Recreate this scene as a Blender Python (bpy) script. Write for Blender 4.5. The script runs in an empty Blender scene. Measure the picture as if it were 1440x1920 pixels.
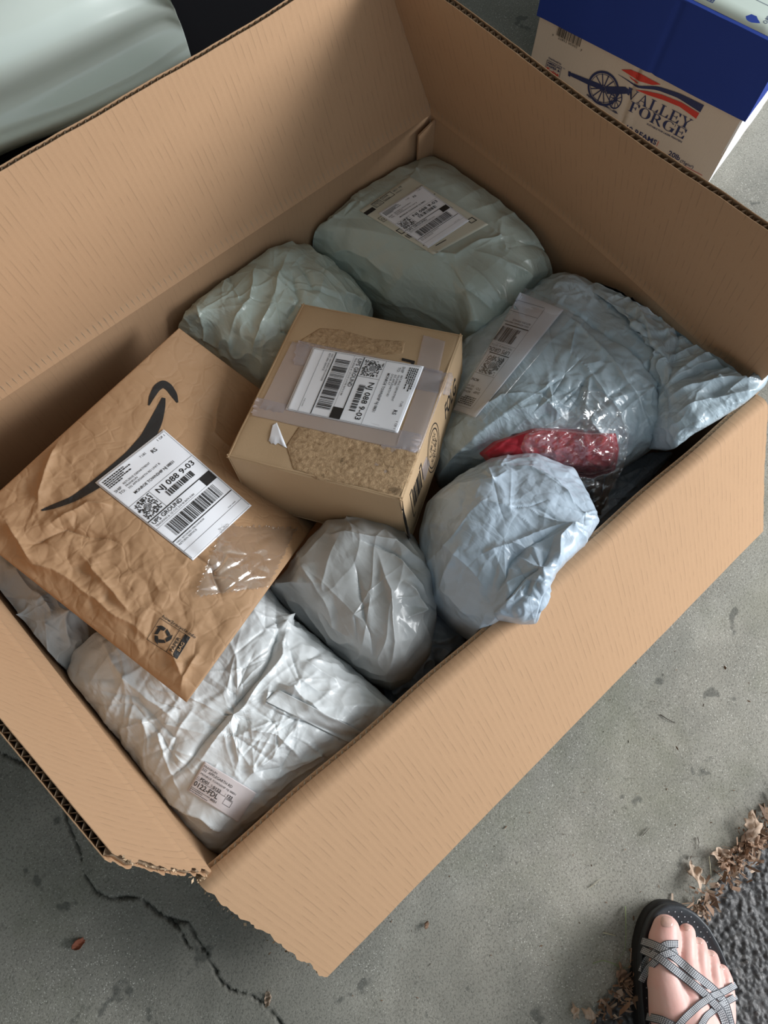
import bpy, bmesh, math, random
import numpy as np
from mathutils import Vector, Matrix
from mathutils.bvhtree import BVHTree

S = bpy.context.scene
COL = S.collection
# ------------------------------------------------------------------ camera
F_PX = 1440.0
R = np.array([[0.7557, -0.6546, 0.0206], [-0.6108, -0.7157, -0.3386], [0.2364, 0.2433, -0.9407]])
u_, _, v_ = np.linalg.svd(R); R = u_ @ v_
CAM = np.array([0.0, 0.0, 1.2])
cam = bpy.data.cameras.new('camera'); co = bpy.data.objects.new('camera', cam); COL.objects.link(co)
co.matrix_world = Matrix(((R[0,0], -R[1,0], -R[2,0], CAM[0]), (R[0,1], -R[1,1], -R[2,1], CAM[1]),
                          (R[0,2], -R[1,2], -R[2,2], CAM[2]), (0, 0, 0, 1)))
cam.sensor_fit = 'VERTICAL'; cam.sensor_height = 36.0; cam.lens = 36.0*F_PX/1920.0
cam.clip_start = 0.02; cam.clip_end = 200
S.camera = co
# ------------------------------------------------------------------ light
S.view_settings.view_transform = 'Standard'; S.view_settings.look = 'None'
S.view_settings.gamma = 1; S.view_settings.use_curve_mapping = False
S.view_settings.exposure = 0.22
W = bpy.data.worlds.new('sky'); S.world = W; W.use_nodes = True
wn = W.node_tree; bg = wn.nodes['Background']
bg.inputs['Color'].default_value = (0.82, 0.92, 1.0, 1); bg.inputs['Strength'].default_value = 0.60
def area_light(name, loc, target, size, sizey, power, color):
    l = bpy.data.lights.new(name, 'AREA'); l.shape = 'RECTANGLE'; l.size = size; l.size_y = sizey
    l.energy = power; l.color = color
    o = bpy.data.objects.new(name, l); COL.objects.link(o); o.location = loc
    o.rotation_euler = (Vector(target)-Vector(loc)).to_track_quat('-Z', 'Y').to_euler()
    return o
area_light('daylight_opening', (2.5, -1.75, 1.55), (0.25, 0.3, 0.2), 1.7, 1.3, 112, (0.97, 0.985, 1.0))

# ------------------------------------------------------------------ helpers
def P(px, py, h):
    """world point seen at photo position px,py and lying h below the lens"""
    d = R.T @ np.array([(px-720)/F_PX, (py-960)/F_PX, 1.0])
    return CAM + d*(h/-d[2])
def ray(px, py):
    d = R.T @ np.array([(px-720)/F_PX, (py-960)/F_PX, 1.0]); return Vector(d/np.linalg.norm(d))
CV = Vector(CAM)
rng = np.random.RandomState(7)
PERM = np.random.RandomState(3).permutation(256); PERM = np.concatenate([PERM, PERM, PERM])
GR = np.random.RandomState(5).normal(size=(256, 3)); GR /= np.linalg.norm(GR, axis=1)[:, None]
def perlin(p):
    p = np.asarray(p, float); i = np.floor(p).astype(int); f = p-i; i &= 255
    w = f*f*f*(f*(f*6-15)+10); out = np.zeros(p.shape[:-1])
    for a in (0, 1):
        wx = w[..., 0] if a else 1-w[..., 0]
        for b in (0, 1):
            wy = w[..., 1] if b else 1-w[..., 1]
            for c in (0, 1):
                wz = w[..., 2] if c else 1-w[..., 2]
                g = GR[PERM[PERM[PERM[(i[..., 0]+a) & 255]+((i[..., 1]+b) & 255)]+((i[..., 2]+c) & 255)]]
                out += wx*wy*wz*(g[..., 0]*(f[..., 0]-a)+g[..., 1]*(f[..., 1]-b)+g[..., 2]*(f[..., 2]-c))
    return out*1.4
def facets(p, cell, seed, warp=0.35, first=False):
    """crumpled film: flat-sided cells meeting at sharp creases (metres in, about 0..1 out)"""
    q = p/cell+np.array([3.17, 7.71, 1.33])*(seed % 37)
    q = q+warp*np.stack([perlin(q*1.1+seed), perlin(q*1.1+seed+31), perlin(q*1.1+seed+57)], -1)
    i = np.floor(q).astype(int); f1 = np.full(q.shape[:-1], 9.0); f2 = f1.copy()
    for a in (-1, 0, 1):
        for b in (-1, 0, 1):
            for c in (-1, 0, 1):
                j = (i+np.array([a, b, c])) & 255
                hsh = PERM[PERM[PERM[j[..., 0]]+j[..., 1]]+j[..., 2]]
                o = np.stack([(PERM[hsh]/256.0), (PERM[hsh+77]/256.0), (PERM[hsh+151]/256.0)], -1)
                d = np.linalg.norm(i+np.array([a, b, c])+o-q, axis=-1)
                n2 = np.maximum(f1, d); f1 = np.minimum(f1, d); f2 = np.minimum(f2, n2)
    return f1 if first else f2-f1
def folds(p, dirv, across, along, seed):
    """long soft folds running along dirv with sharp crests"""
    d = np.asarray(dirv, float); d /= np.linalg.norm(d)
    al = p@d; rest = p-al[..., None]*d
    q = rest/across+al[..., None]*d/along
    q = q+0.35*np.stack([perlin(p*9+seed), perlin(p*9+seed+9), perlin(p*9+seed+23)], -1)
    n = perlin(q+seed*1.7)
    return 1-2*np.abs(n)**0.75
def new_obj(name, me, mat=None, parent=None):
    o = bpy.data.objects.new(name, me); COL.objects.link(o)
    if mat is not None: me.materials.append(mat)
    if parent is not None: o.parent = parent
    return o
def mesh(name, verts, faces, mat=None, parent=None, smooth=False, uv=None):
    me = bpy.data.meshes.new(name)
    fa = faces if isinstance(faces, np.ndarray) else None
    if fa is None and len(faces) > 3000 and len({len(f) for f in faces}) == 1: fa = np.array(faces)
    if fa is not None:
        va = np.ascontiguousarray(verts, dtype=np.float32).reshape(-1, 3); nf, k = fa.shape
        me.vertices.add(len(va)); me.vertices.foreach_set('co', va.ravel()); me.loops.add(nf*k); me.loops.foreach_set('vertex_index', np.ascontiguousarray(fa, dtype=np.int32).ravel())
        me.polygons.add(nf); me.polygons.foreach_set('loop_start', np.arange(0, nf*k, k, dtype=np.int32)); me.update(calc_edges=True); me.validate()
    else:
        me.from_pydata([tuple(map(float, v)) for v in verts], [], [tuple(int(k) for k in f) for f in faces])
    if smooth: me.polygons.foreach_set('use_smooth', [True]*len(me.polygons))
    if uv is not None:
        l = me.uv_layers.new(name='UVMap'); vi = np.zeros(len(me.loops), int); me.loops.foreach_get('vertex_index', vi)
        l.data.foreach_set('uv', np.asarray(uv, float)[vi].ravel())
    me.update()
    return new_obj(name, me, mat, parent)
def grid_faces(n, m, wrap=False, off=0, flip=False):
    """n rows of m points"""
    i, j = np.meshgrid(np.arange(n-1), np.arange(m if wrap else m-1), indexing='ij'); j2 = (j+1) % m
    f = np.stack([i*m+j, i*m+j2, (i+1)*m+j2, (i+1)*m+j], -1).reshape(-1, 4)+off
    return f[:, ::-1] if flip else f
def empty(name, loc, label, cat, group=None):
    o = bpy.data.objects.new(name, None); COL.objects.link(o); o.location = loc; o.empty_display_size = 0.05
    tag(o, label, cat, group); return o
def tag(o, label, cat, group=None, kind=None):
    if label: o['label'] = label
    if cat: o['category'] = cat
    if group: o['group'] = group
    if kind: o['kind'] = kind
    return o
def adopt(root):
    """children were written in world coordinates: keep them there under a placed root"""
    root.matrix_world = Matrix.Translation(root.location)
    inv = root.matrix_world.inverted()
    for c in [c for c in bpy.data.objects if c.parent == root]: c.matrix_parent_inverse = inv
def resample(pts, n, closed=True, smooth=0):
    p = np.asarray(pts, float)
    if closed: p = np.vstack([p, p[:1]])
    s = np.concatenate([[0], np.cumsum(np.linalg.norm(np.diff(p, axis=0), axis=1))])
    t = np.linspace(0, s[-1], n, endpoint=not closed)
    q = np.stack([np.interp(t, s, p[:, k]) for k in range(p.shape[1])], 1)
    for _ in range(smooth):
        q = (np.roll(q, 1, 0)+2*q+np.roll(q, -1, 0))/4 if closed else q
    return q
def seg_dist(xy, line):
    """distance in the plane and fraction along for a polyline"""
    best = np.full(xy.shape[:-1], 9.0); fr = np.zeros_like(best); line = np.asarray(line)[:, :2]
    n = len(line)-1
    for k in range(n):
        a, b = line[k], line[k+1]; ab = b-a
        t = np.clip(((xy-a)@ab)/(ab@ab+1e-12), 0, 1)
        d = np.linalg.norm(xy-(a+t[..., None]*ab), axis=-1)
        m = d < best; best = np.where(m, d, best); fr = np.where(m, (k+t)/n, fr)
    return best, fr

# ------------------------------------------------------------------ materials
def mat(name, color, rough=0.6, **k):
    m = bpy.data.materials.new(name); m.use_nodes = True
    b = m.node_tree.nodes['Principled BSDF']
    b.inputs['Base Color'].default_value = (*color, 1); b.inputs['Roughness'].default_value = rough
    for kk, v in k.items(): b.inputs[kk.replace('_', ' ')].default_value = v
    return m
class N:
    def __init__(s, m): s.t = m.node_tree; s.b = s.t.nodes['Principled BSDF']
    def n(s, ty, **k):
        x = s.t.nodes.new(ty)
        for kk, v in k.items():
            if hasattr(x, kk): setattr(x, kk, v)
            else: x.inputs[kk.replace('_', ' ')].default_value = v
        return x
    def l(s, a, b): s.t.links.new(a, b)
    def coord(s, which='Object', scale=(1, 1, 1), rot=(0, 0, 0)):
        c = s.n('ShaderNodeTexCoord'); mp = s.n('ShaderNodeMapping')
        mp.inputs['Scale'].default_value = scale; mp.inputs['Rotation'].default_value = rot
        s.l(c.outputs[which], mp.inputs[0]); return mp.outputs[0]
    def noise(s, vec, scale, detail=3, rough=.5, dist=0):
        x = s.n('ShaderNodeTexNoise'); s.l(vec, x.inputs['Vector'])
        x.inputs['Scale'].default_value = scale; x.inputs['Detail'].default_value = detail
        x.inputs['Roughness'].default_value = rough; x.inputs['Distortion'].default_value = dist; return x.outputs['Fac']
    def ramp(s, fac, stops):
        x = s.n('ShaderNodeValToRGB'); s.l(fac, x.inputs[0]); e = x.color_ramp.elements
        while len(e) < len(stops): e.new(.5)
        for el, (p, c) in zip(e, stops): el.position = p; el.color = (*c, 1) if len(c) == 3 else c
        return x.outputs[0]
    def math(s, op, a, b=None, c=None):
        x = s.n('ShaderNodeMath'); x.operation = op
        for i, v in enumerate((a, b, c)):
            if v is None: continue
            if isinstance(v, (int, float)): x.inputs[i].default_value = v
            else: s.l(v, x.inputs[i])
        return x.outputs[0]
    def mix(s, fac, a, b, blend='MIX'):
        x = s.n('ShaderNodeMix'); x.data_type = 'RGBA'; x.blend_type = blend
        for sock, v in ((x.inputs[0], fac), (x.inputs[6], a), (x.inputs[7], b)):
            if isinstance(v, (int, float)): sock.default_value = v
            elif isinstance(v, tuple): sock.default_value = (*v, 1)
            else: s.l(v, sock)
        return x.outputs[2]
    def bump(s, h, strength, dist=0.001, prev=None):
        x = s.n('ShaderNodeBump'); s.l(h, x.inputs['Height']); x.inputs['Strength'].default_value = strength
        x.inputs['Distance'].default_value = dist
        if prev is not None: s.l(prev, x.inputs['Normal'])
        return x.outputs[0]
G3 = lambda v: (v, v, v)

def cardboard(name, color, line=1.0, pitch=0.0085):
    m = mat(name, color, 0.78); k = N(m); k.b.inputs['Specular IOR Level'].default_value = .25
    c = k.n('ShaderNodeTexCoord'); sp = k.n('ShaderNodeSeparateXYZ'); k.l(c.outputs['UV'], sp.inputs[0])
    wob = k.noise(c.outputs['Object'], 14, 2)
    ph = k.math('MULTIPLY', k.math('ADD', sp.outputs[0], k.math('MULTIPLY', wob, .0008)), 1/pitch)
    fr = k.math('FRACT', ph); tri = k.math('ABSOLUTE', k.math('SUBTRACT', fr, .5))       # .5 at the flute line
    ln = k.ramp(tri, [(.40, G3(0)), (.5, G3(1))])
    brk = k.ramp(k.noise(k.coord('UV', (60, 30, 1)), 1, 2), [(.46, G3(0)), (.6, G3(1))])
    lm = k.math('MULTIPLY', k.math('MULTIPLY', ln, brk), .42*line)
    fib = k.noise(k.coord('Object', (1, 1, 1)), 420, 3, .7)
    big = k.noise(c.outputs['Object'], 5, 3)
    col = k.mix(k.math('MULTIPLY', fib, .35), color, tuple(x*.72 for x in color))
    col = k.mix(k.math('MULTIPLY', big, .3), col, tuple(min(1, x*1.12) for x in color))
    col = k.mix(lm, col, tuple(x*.45 for x in color))
    k.l(col, k.b.inputs['Base Color'])
    b1 = k.bump(k.math('MULTIPLY', tri, -1), .22*line, .0008)
    b2 = k.bump(fib, .18, .0006, b1); b3 = k.bump(big, .5, .004, b2)
    k.l(b3, k.b.inputs['Normal']); return m
M_CARD = cardboard('kraft_cardboard', (.50, .31, .18))
M_CARD_IN = cardboard('kraft_cardboard_inside', (.46, .29, .17), .55)
M_TORN = cardboard('torn_cardboard', (.62, .45, .29), 0.0)
M_FLUTE = mat('fluting_paper', (.40, .29, .19), .9)
M_SMALL = cardboard('parcel_cardboard', (.50, .355, .215), 0.10)

def plastic(name, color, rough=.36, bump=1.0, scale=1.0, dirty=0.1):
    m = mat(name, color, rough); k = N(m); b = k.b
    b.inputs['Coat Weight'].default_value = .42; b.inputs['Coat Roughness'].default_value = .17
    b.inputs['Specular IOR Level'].default_value = .55
    v = k.coord('Object', (1, 1, 1))
    wv = k.n('ShaderNodeVectorMath'); wv.operation = 'ADD'; nz = k.n('ShaderNodeTexNoise'); k.l(v, nz.inputs['Vector']); nz.inputs['Scale'].default_value = 22
    sc = k.n('ShaderNodeVectorMath'); sc.operation = 'SCALE'; k.l(nz.outputs['Color'], sc.inputs[0]); sc.inputs['Scale'].default_value = .035
    k.l(v, wv.inputs[0]); k.l(sc.outputs[0], wv.inputs[1]); w = wv.outputs[0]
    ab = lambda x: k.math('ABSOLUTE', k.math('SUBTRACT', x, .5))
    st = k.coord('Object', (1, 1, 1), (.3, .2, .7)); mp = st.node; mp.inputs['Scale'].default_value = (1.0, .38, .7)
    st2 = k.coord('Object', (1, 1, 1), (.1, .5, 2.1)); st2.node.inputs['Scale'].default_value = (1.0, .42, .8)
    msk = k.ramp(k.noise(v, 8, 2), [(.38, G3(.15)), (.62, G3(1))])
    r1 = k.math('SUBTRACT', ab(k.noise(st, 26*scale, 1.5, .5, .4)), ab(k.noise(st2, 34*scale, 1.5, .5, .4)))
    r2 = k.math('SUBTRACT', ab(k.noise(st2, 80*scale, 2, .5, .6)), ab(k.noise(st, 66*scale, 2, .5, .6)))
    h = k.math('ADD', k.math('MULTIPLY', r1, .75), k.math('MULTIPLY', k.math('MULTIPLY', r2, msk), .5))
    fine = k.noise(v, 240, 2)
    b1 = k.bump(h, .7*min(1.0, bump), .0065*bump); b2 = k.bump(fine, .10, .0006, b1)
    k.l(b2, b.inputs['Normal'])
    g = k.noise(v, 3.2, 3)
    col = k.mix(k.math('MULTIPLY', g, .35), color, tuple(x*.86 for x in color))
    sm = k.ramp(k.noise(v, 26, 4, .65), [(.60, G3(0)), (.72, G3(1))])
    col = k.mix(k.math('MULTIPLY', sm, dirty), col, (.12, .12, .12))
    k.l(col, b.inputs['Base Color'])
    k.l(k.math('ADD', k.math('MULTIPLY', g, .2), rough-.1), b.inputs['Roughness'])
    return m
M_PRINT = mat('black_print', (.018, .017, .017), .55)
M_PAPER = mat('label_paper', (.84, .86, .91), .5)
M_OLDPAPER = mat('aged_label_paper', (.60, .59, .49), .42)
def clearfilm(name, tint=(1, 1, 1), opac=.12, bump=1.0, grough=.14, base=.045):
    m = mat(name, tint, .08); k = N(m); t = k.t
    out = t.nodes['Material Output']; tr = k.n('ShaderNodeBsdfTransparent'); gl = k.n('ShaderNodeBsdfGlossy'); df = k.n('ShaderNodeBsdfDiffuse')
    gl.inputs['Roughness'].default_value = grough; gl.inputs['Color'].default_value = (*tint, 1)
    df.inputs['Color'].default_value = (.75*tint[0], .76*tint[1], .78*tint[2], 1)
    v = k.coord('Object'); n1 = k.noise(v, 60, 4, .6, 1.2); bb = k.bump(n1, .8*bump, .004)
    fr = k.n('ShaderNodeLayerWeight'); fr.inputs['Blend'].default_value = .5
    for x in (gl, fr): k.l(bb, x.inputs['Normal'])
    fac = k.math('ADD', k.math('MULTIPLY', k.math('POWER', fr.outputs['Facing'], 3.0), .55), base)
    a = k.n('ShaderNodeMixShader'); a.inputs[0].default_value = opac; k.l(tr.outputs[0], a.inputs[1]); k.l(df.outputs[0], a.inputs[2])
    c = k.n('ShaderNodeMixShader'); k.l(fac, c.inputs[0]); k.l(a.outputs[0], c.inputs[1]); k.l(gl.outputs[0], c.inputs[2])
    k.l(c.outputs[0], out.inputs['Surface']); return m
M_POUCHFILM = clearfilm('pouch_film', (1, 1, 1), .03, .25, .2)
M_TAPE = clearfilm('packing_tape', (1, .94, .98), .17, .08, .35)
M_FILM = clearfilm('clear_film', (1, 1, 1), .035, .5, .10, .075)
# ------------------------------------------------------------------ printing: lettering and marks mapped on to real surfaces
_tc = {}
def text_mesh(s, bold=0.0):
    key = (s, bold)
    if key not in _tc:
        c = bpy.data.curves.new('t', 'FONT'); c.body = s; c.size = 1; c.offset = bold; c.resolution_u = 2
        o = bpy.data.objects.new('t', c); COL.objects.link(o)
        dg = bpy.context.evaluated_depsgraph_get(); me = o.evaluated_get(dg).to_mesh()
        v = np.array([tuple(x.co) for x in me.vertices])[:, :2] if len(me.vertices) else np.zeros((0, 2))
        f = [tuple(p.vertices) for p in me.polygons]
        o.evaluated_get(dg).to_mesh_clear(); bpy.data.objects.remove(o); bpy.data.curves.remove(c)
        _tc[key] = (v, f)
    return _tc[key]
class Art:
    """flat artwork: x to the right, y down, in units of its own sheet"""
    def __init__(s): s.v = []; s.f = []
    def poly(s, pts):
        k = len(s.v); s.v += [tuple(p) for p in pts]; s.f.append(tuple(range(k, k+len(pts))))
    def rect(s, x0, y0, x1, y1): s.poly([(x0, y0), (x1, y0), (x1, y1), (x0, y1)])
    def line(s, x0, y0, x1, y1, w):
        d = np.array([x1-x0, y1-y0]); d = d/np.linalg.norm(d)*w/2; n = (-d[1], d[0])
        s.poly([(x0+n[0], y0+n[1]), (x1+n[0], y1+n[1]), (x1-n[0], y1-n[1]), (x0-n[0], y0-n[1])])
    def frame(s, x0, y0, x1, y1, w):
        s.rect(x0, y0, x1, y0+w); s.rect(x0, y1-w, x1, y1); s.rect(x0, y0, x0+w, y1); s.rect(x1-w, y0, x1, y1)
    def dash(s, x0, y0, x1, y1, w, n):
        for k in range(n):
            a, b = k/n, (k+.6)/n
            s.line(x0+(x1-x0)*a, y0+(y1-y0)*a, x0+(x1-x0)*b, y0+(y1-y0)*b, w)
    def ring(s, cx, cy, r0, r1, n=28, ex=1.0, a0=0, a1=2*math.pi):
        for k in range(n):
            a, b = a0+(a1-a0)*k/n, a0+(a1-a0)*(k+1)/n
            s.poly([(cx+ex*r*math.cos(t), cy+r*math.sin(t)) for r, t in ((r0, a), (r1, a), (r1, b), (r0, b))])
    def text(s, t, x, y, size, width=None, bold=0.0, rot=0.0, fit=None):
        """baseline starts at x,y; size = cap height; width = total width"""
        v, f = text_mesh(t, bold)
        if not len(v): return
        sc = size/.73; sx = sc
        if width: sx = width/max(1e-6, v[:, 0].max()-v[:, 0].min())
        c, r = math.cos(rot), math.sin(rot); k = len(s.v)
        for a, b in v:
            a *= sx; b *= -sc; s.v.append((x+a*c-b*r, y+a*r+b*c))
        s.f += [tuple(i+k for i in q) for q in f]
    def strip(s, pts):
        """pts: (x, y, width) along a stroke"""
        p = np.array(pts, float); q = resample(p, len(p)*6, closed=False)
        for _ in range(3): q[1:-1] = (q[:-2]+2*q[1:-1]+q[2:])/4
        d = np.gradient(q[:, :2], axis=0); d /= np.linalg.norm(d, axis=1)[:, None]; n = np.stack([-d[:, 1], d[:, 0]], 1)*q[:, 2:]/2
        a, b = q[:, :2]+n, q[:, :2]-n
        for i in range(len(q)-1): s.poly([a[i], a[i+1], b[i+1], b[i]])
    def barcode(s, x0, y0, x1, y1, n, seed, vert=True):
        r = random.Random(seed); w = [r.choice([1, 1, 2, 3]) for _ in range(2*n-1)]; tot = sum(w); x = x0
        for i, a in enumerate(w):
            dx = (x1-x0)*a/tot
            if i % 2 == 0: s.rect(x, y0, x+dx, y1)
            x += dx
    def target(s, x0, y0, x1, y1, seed):
        cx, cy = (x0+x1)/2, (y0+y1)/2; rr = (x1-x0)/2; r = random.Random(seed)
        for q in (.06, .16, .26): s.ring(cx, cy, rr*q*1.2, rr*(q*1.2+.055), 16)
        n = 19
        for i in range(n):
            for j in range(n):
                x, y = x0+(x1-x0)*(i+.5*(j % 2))/n, y0+(y1-y0)*j/n
                if math.hypot(x-cx, y-cy) < rr*.42 or r.random() > .40: continue
                e = (x1-x0)/n
                if r.random() < .5: s.rect(x, y, x+e*1.9, y+e*.75)
                else: s.rect(x, y, x+e*.8, y+e*1.7)
def homog(src, dst):
    A = []; b = []
    for (x, y), (X, Y) in zip(src, dst):
        A += [[x, y, 1, 0, 0, 0, -X*x, -X*y], [0, 0, 0, x, y, 1, -Y*x, -Y*y]]; b += [X, Y]
    h = np.append(np.linalg.solve(np.array(A), np.array(b)), 1).reshape(3, 3)
    def f(x, y):
        q = h @ np.array([x, y, 1.0]); return q[0]/q[2], q[1]/q[2]
    return f
def bvh_of(o):
    me = o.data
    return BVHTree.FromPolygons([v.co.copy() for v in me.vertices], [tuple(p.vertices) for p in me.polygons])
def put_art(name, art, corners, w, h, target, material, parent, off=.0004, maxlen=None):
    """corners: photo positions of (0,0) (w,0) (w,h) (0,h); every vertex is laid on the target surface"""
    H = homog([(0, 0), (w, 0), (w, h), (0, h)], corners)
    bm = bmesh.new(); vs = [bm.verts.new((x, y, 0)) for x, y in art.v]
    for f in art.f:
        try: bm.faces.new([vs[i] for i in f])
        except ValueError: pass
    if maxlen:
        for _ in range(5):
            long = [e for e in bm.edges if e.calc_length() > maxlen]
            if not long: break
            bmesh.ops.triangulate(bm, faces=[f for f in bm.faces if len(f.verts) > 4])
            bmesh.ops.subdivide_edges(bm, edges=long, cuts=1, use_grid_fill=True)
    dead = []
    for v in bm.verts:
        px, py = H(v.co.x, v.co.y); d = ray(px, py)
        loc, nor, i, dist = target.ray_cast(CV, d)
        if loc is None: dead.append(v); continue
        if nor.dot(d) > 0: nor = -nor
        v.co = loc+nor*off*.3-d*off
    bmesh.ops.delete(bm, geom=dead, context='VERTS')
    for f in bm.faces: f.normal_update()
    flip = [f for f in bm.faces if f.normal.dot(f.calc_center_median()-CV) > 0]
    bmesh.ops.reverse_faces(bm, faces=flip)
    me = bpy.data.meshes.new(name); bm.to_mesh(me); bm.free()
    o = new_obj(name, me, material, parent); o['kind'] = 'stuff'; return o
def put_sheet(name, corners, target, material, parent, off=.0012, n=28, m=20, smooth=5, rag=0.0, curl=None, seed=1, thick=.0003):
    """a thin sheet (label, tape) laid on a surface; returns its object and a lookup tree"""
    H = homog([(0, 0), (1, 0), (1, 1), (0, 1)], corners); D = np.zeros((n, m)); pix = {}
    rr = random.Random(seed); jit = [[rr.uniform(-rag, rag) for _ in range(max(n, m))] for _ in range(4)]
    dirs = np.zeros((n, m, 3))
    for i in range(n):
        for j in range(m):
            x, y = j/(m-1), i/(n-1)
            if i == 0: y += jit[0][j]
            if i == n-1: y += jit[1][j]
            if j == 0: x += jit[2][i]
            if j == m-1: x += jit[3][i]
            d = ray(*H(x, y)); dirs[i, j] = d
            loc, nor, k, dist = target.ray_cast(CV, d); D[i, j] = dist if loc is not None else np.nan
    if np.isnan(D).any():
        D = np.where(np.isnan(D), np.nanmedian(D), D)
    low = D.copy()
    for _ in range(smooth):
        Dp = np.pad(D, 1, mode='edge'); D = (Dp[:-2, 1:-1]+Dp[2:, 1:-1]+Dp[1:-1, :-2]+Dp[1:-1, 2:]+4*D)/8
    D = np.minimum(D, low+.0004)-off
    if curl is not None: D = D-curl(*np.meshgrid(np.linspace(0, 1, m), np.linspace(0, 1, n)))
    V = CAM+dirs*D[..., None]; B = CAM+dirs*(D+thick)[..., None]
    verts = np.vstack([V.reshape(-1, 3), B.reshape(-1, 3)]); K = n*m
    faces = list(grid_faces(n, m, flip=False))+list(grid_faces(n, m, off=K, flip=True))
    rim = [i*m for i in range(n)][::-1]+[j for j in range(1, m)]+[i*m+m-1 for i in range(1, n)]+[(n-1)*m+j for j in range(m-2, 0, -1)]
    for a, b in zip(rim, rim[1:]+rim[:1]): faces.append((a, a+K, b+K, b))
    uv = [(j/(m-1), i/(n-1)) for i in range(n) for j in range(m)]*2
    nn = np.cross(V[0, 1]-V[0, 0], V[1, 0]-V[0, 0])
    if nn@dirs[0, 0] > 0: faces = [tuple(f)[::-1] for f in faces]
    o = mesh(name, verts, faces, material, parent, smooth=True, uv=uv)
    return o, BVHTree.FromPolygons([Vector(v) for v in V.reshape(-1, 3)], [tuple(int(q) for q in f) for f in grid_faces(n, m)])

def shipping_art(seed, kind=0):
    """carrier label 4 x 6 inch: width 4, height 6"""
    a = Art()
    a.dash(.1, .08, 3.9, .08, .02, 60); a.dash(.1, 5.92, 3.9, 5.92, .02, 60); a.dash(.06, .1, .06, 5.9, .02, 90); a.dash(3.94, .1, 3.94, 5.9, .02, 90)
    r = random.Random(seed)
    for k in range(5):                                     # sender block, too small to read
        x = .2
        while x < (1.35, 1.6, 1.2, 1.5, .9)[k]:
            w = r.uniform(.05, .14); a.rect(x, .2+k*.1, x+w, .255+k*.1); x += w+.03
    a.text('7 LBS', 2.2, .42, .11); a.text('1 OF 1', 3.35, .3, .12, .42)
    a.text('RS', 2.75, .62, .2, bold=.01)
    a.text('SHIP', .22, 1.0, .14); a.text('TO:', .3, 1.2, .14)
    if kind == 1:
        L = ['RETURNS DEPARTMENT', 'WLFORBS', '332 APPLEGARTH RD', 'DOOR 4-7']
    else: L = ['RETURNS DEPARTMENT', 'FRANKLIN', '332 APPLEGARTH RD UNIT B']
    for k, t in enumerate(L): a.text(t, .75, .92+k*.16, .105)
    a.text('MONROE TOWNSHIP NJ 08831', .75, 1.62, .15, 2.35, bold=.008)
    a.rect(.08, 1.9, 3.92, 1.915); a.target(.18, 1.97, 1.12, 2.95, seed+5); a.rect(1.22, 1.9, 1.235, 3.05)
    a.text('NJ 088 9-03', 1.45, 2.33, .30, 2.25, bold=.01); a.barcode(1.7, 2.45, 3.3, 2.78, 24, seed+2)
    a.rect(.08, 3.05, 3.92, 3.1); a.text('UPS GROUND', .18, 3.36, .22, 1.75, bold=.008)
    a.text('TRACKING #: 1Z C1C 214 90 8474 0184', .18, 3.53, .10, 2.35); a.rect(3.25, 3.1, 3.92, 3.62)
    a.rect(.08, 3.6, 3.25, 3.61); a.barcode(.45, 3.72, 3.5, 4.5, 54, seed+3)
    a.rect(.08, 4.6, 3.92, 4.65); a.text('DESC: RETURNED MERCHANDISE', .18, 4.82, .085); a.text('RETURN SERVICE', .18, 4.98, .105)
    a.rect(.08, 5.33, 3.92, 5.345); a.text('WXIE 3.5A004', 3.1, 5.25, .06)
    return a
# ------------------------------------------------------------------ the place: floor, driveway, added sky blockers
FL = 1.13            # the lens is this far above the floor
ROOT_Z = CAM[2]-FL   # = floor height
def struct(o): o['kind'] = 'structure'; return o
def concrete():
    m = mat('weathered_concrete', (.30, .29, .26), .9); k = N(m); v = k.coord('Object')
    big = k.noise(v, 2.2, 4, .6); mid = k.noise(v, 11, 4, .6); fine = k.noise(v, 330, 4, .8)
    col = k.mix(k.ramp(big, [(.35, G3(0)), (.65, G3(1))]), (.20, .195, .165), (.42, .40, .345))
    col = k.mix(k.math('MULTIPLY', k.ramp(mid, [(.4, G3(0)), (.7, G3(1))]), .45), col, (.19, .19, .165))
    sp = k.ramp(fine, [(.38, (.45, .45, .45)), (.5, (1, 1, 1)), (.66, (1.0, 1.0, 1.0))])
    col = k.mix(.75, col, sp, 'MULTIPLY')
    vo = k.n('ShaderNodeTexVoronoi'); k.l(v, vo.inputs['Vector']); vo.inputs['Scale'].default_value = 330
    peb = k.ramp(vo.outputs['Distance'], [(.16, G3(1)), (.30, G3(0))])
    peb = k.math('MULTIPLY', peb, k.ramp(k.noise(v, 170, 2), [(.42, G3(0)), (.58, G3(1))]))
    sel = k.ramp(k.noise(v, 5, 2), [(.40, G3(.15)), (.6, G3(1))])
    col = k.mix(k.math('MULTIPLY', k.math('MULTIPLY', peb, sel), .75), col, (.74, .72, .65))
    moss = k.ramp(k.noise(v, 4.2, 5, .6), [(.55, G3(0)), (.7, G3(1))])
    col = k.mix(k.math('MULTIPLY', moss, .35), col, (.14, .155, .085))
    st = k.ramp(k.noise(k.coord('Object', (1, 1, 1)), 19, 3, .6), [(.66, G3(0)), (.70, G3(1))])
    col = k.mix(k.math('MULTIPLY', st, .55), col, (.045, .05, .045))
    dk = k.n('ShaderNodeVertexColor'); dk.layer_name = 'dirt'
    col = k.mix(dk.outputs[0], col, (.035, .035, .028))
    k.l(col, k.b.inputs['Base Color'])
    b1 = k.bump(fine, .6, .0016); b2 = k.bump(mid, .4, .004, b1); k.l(b2, k.b.inputs['Normal']); return m
M_CONC = concrete()
EDGE_Y = P(1440, 1550, FL)[1]
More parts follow.
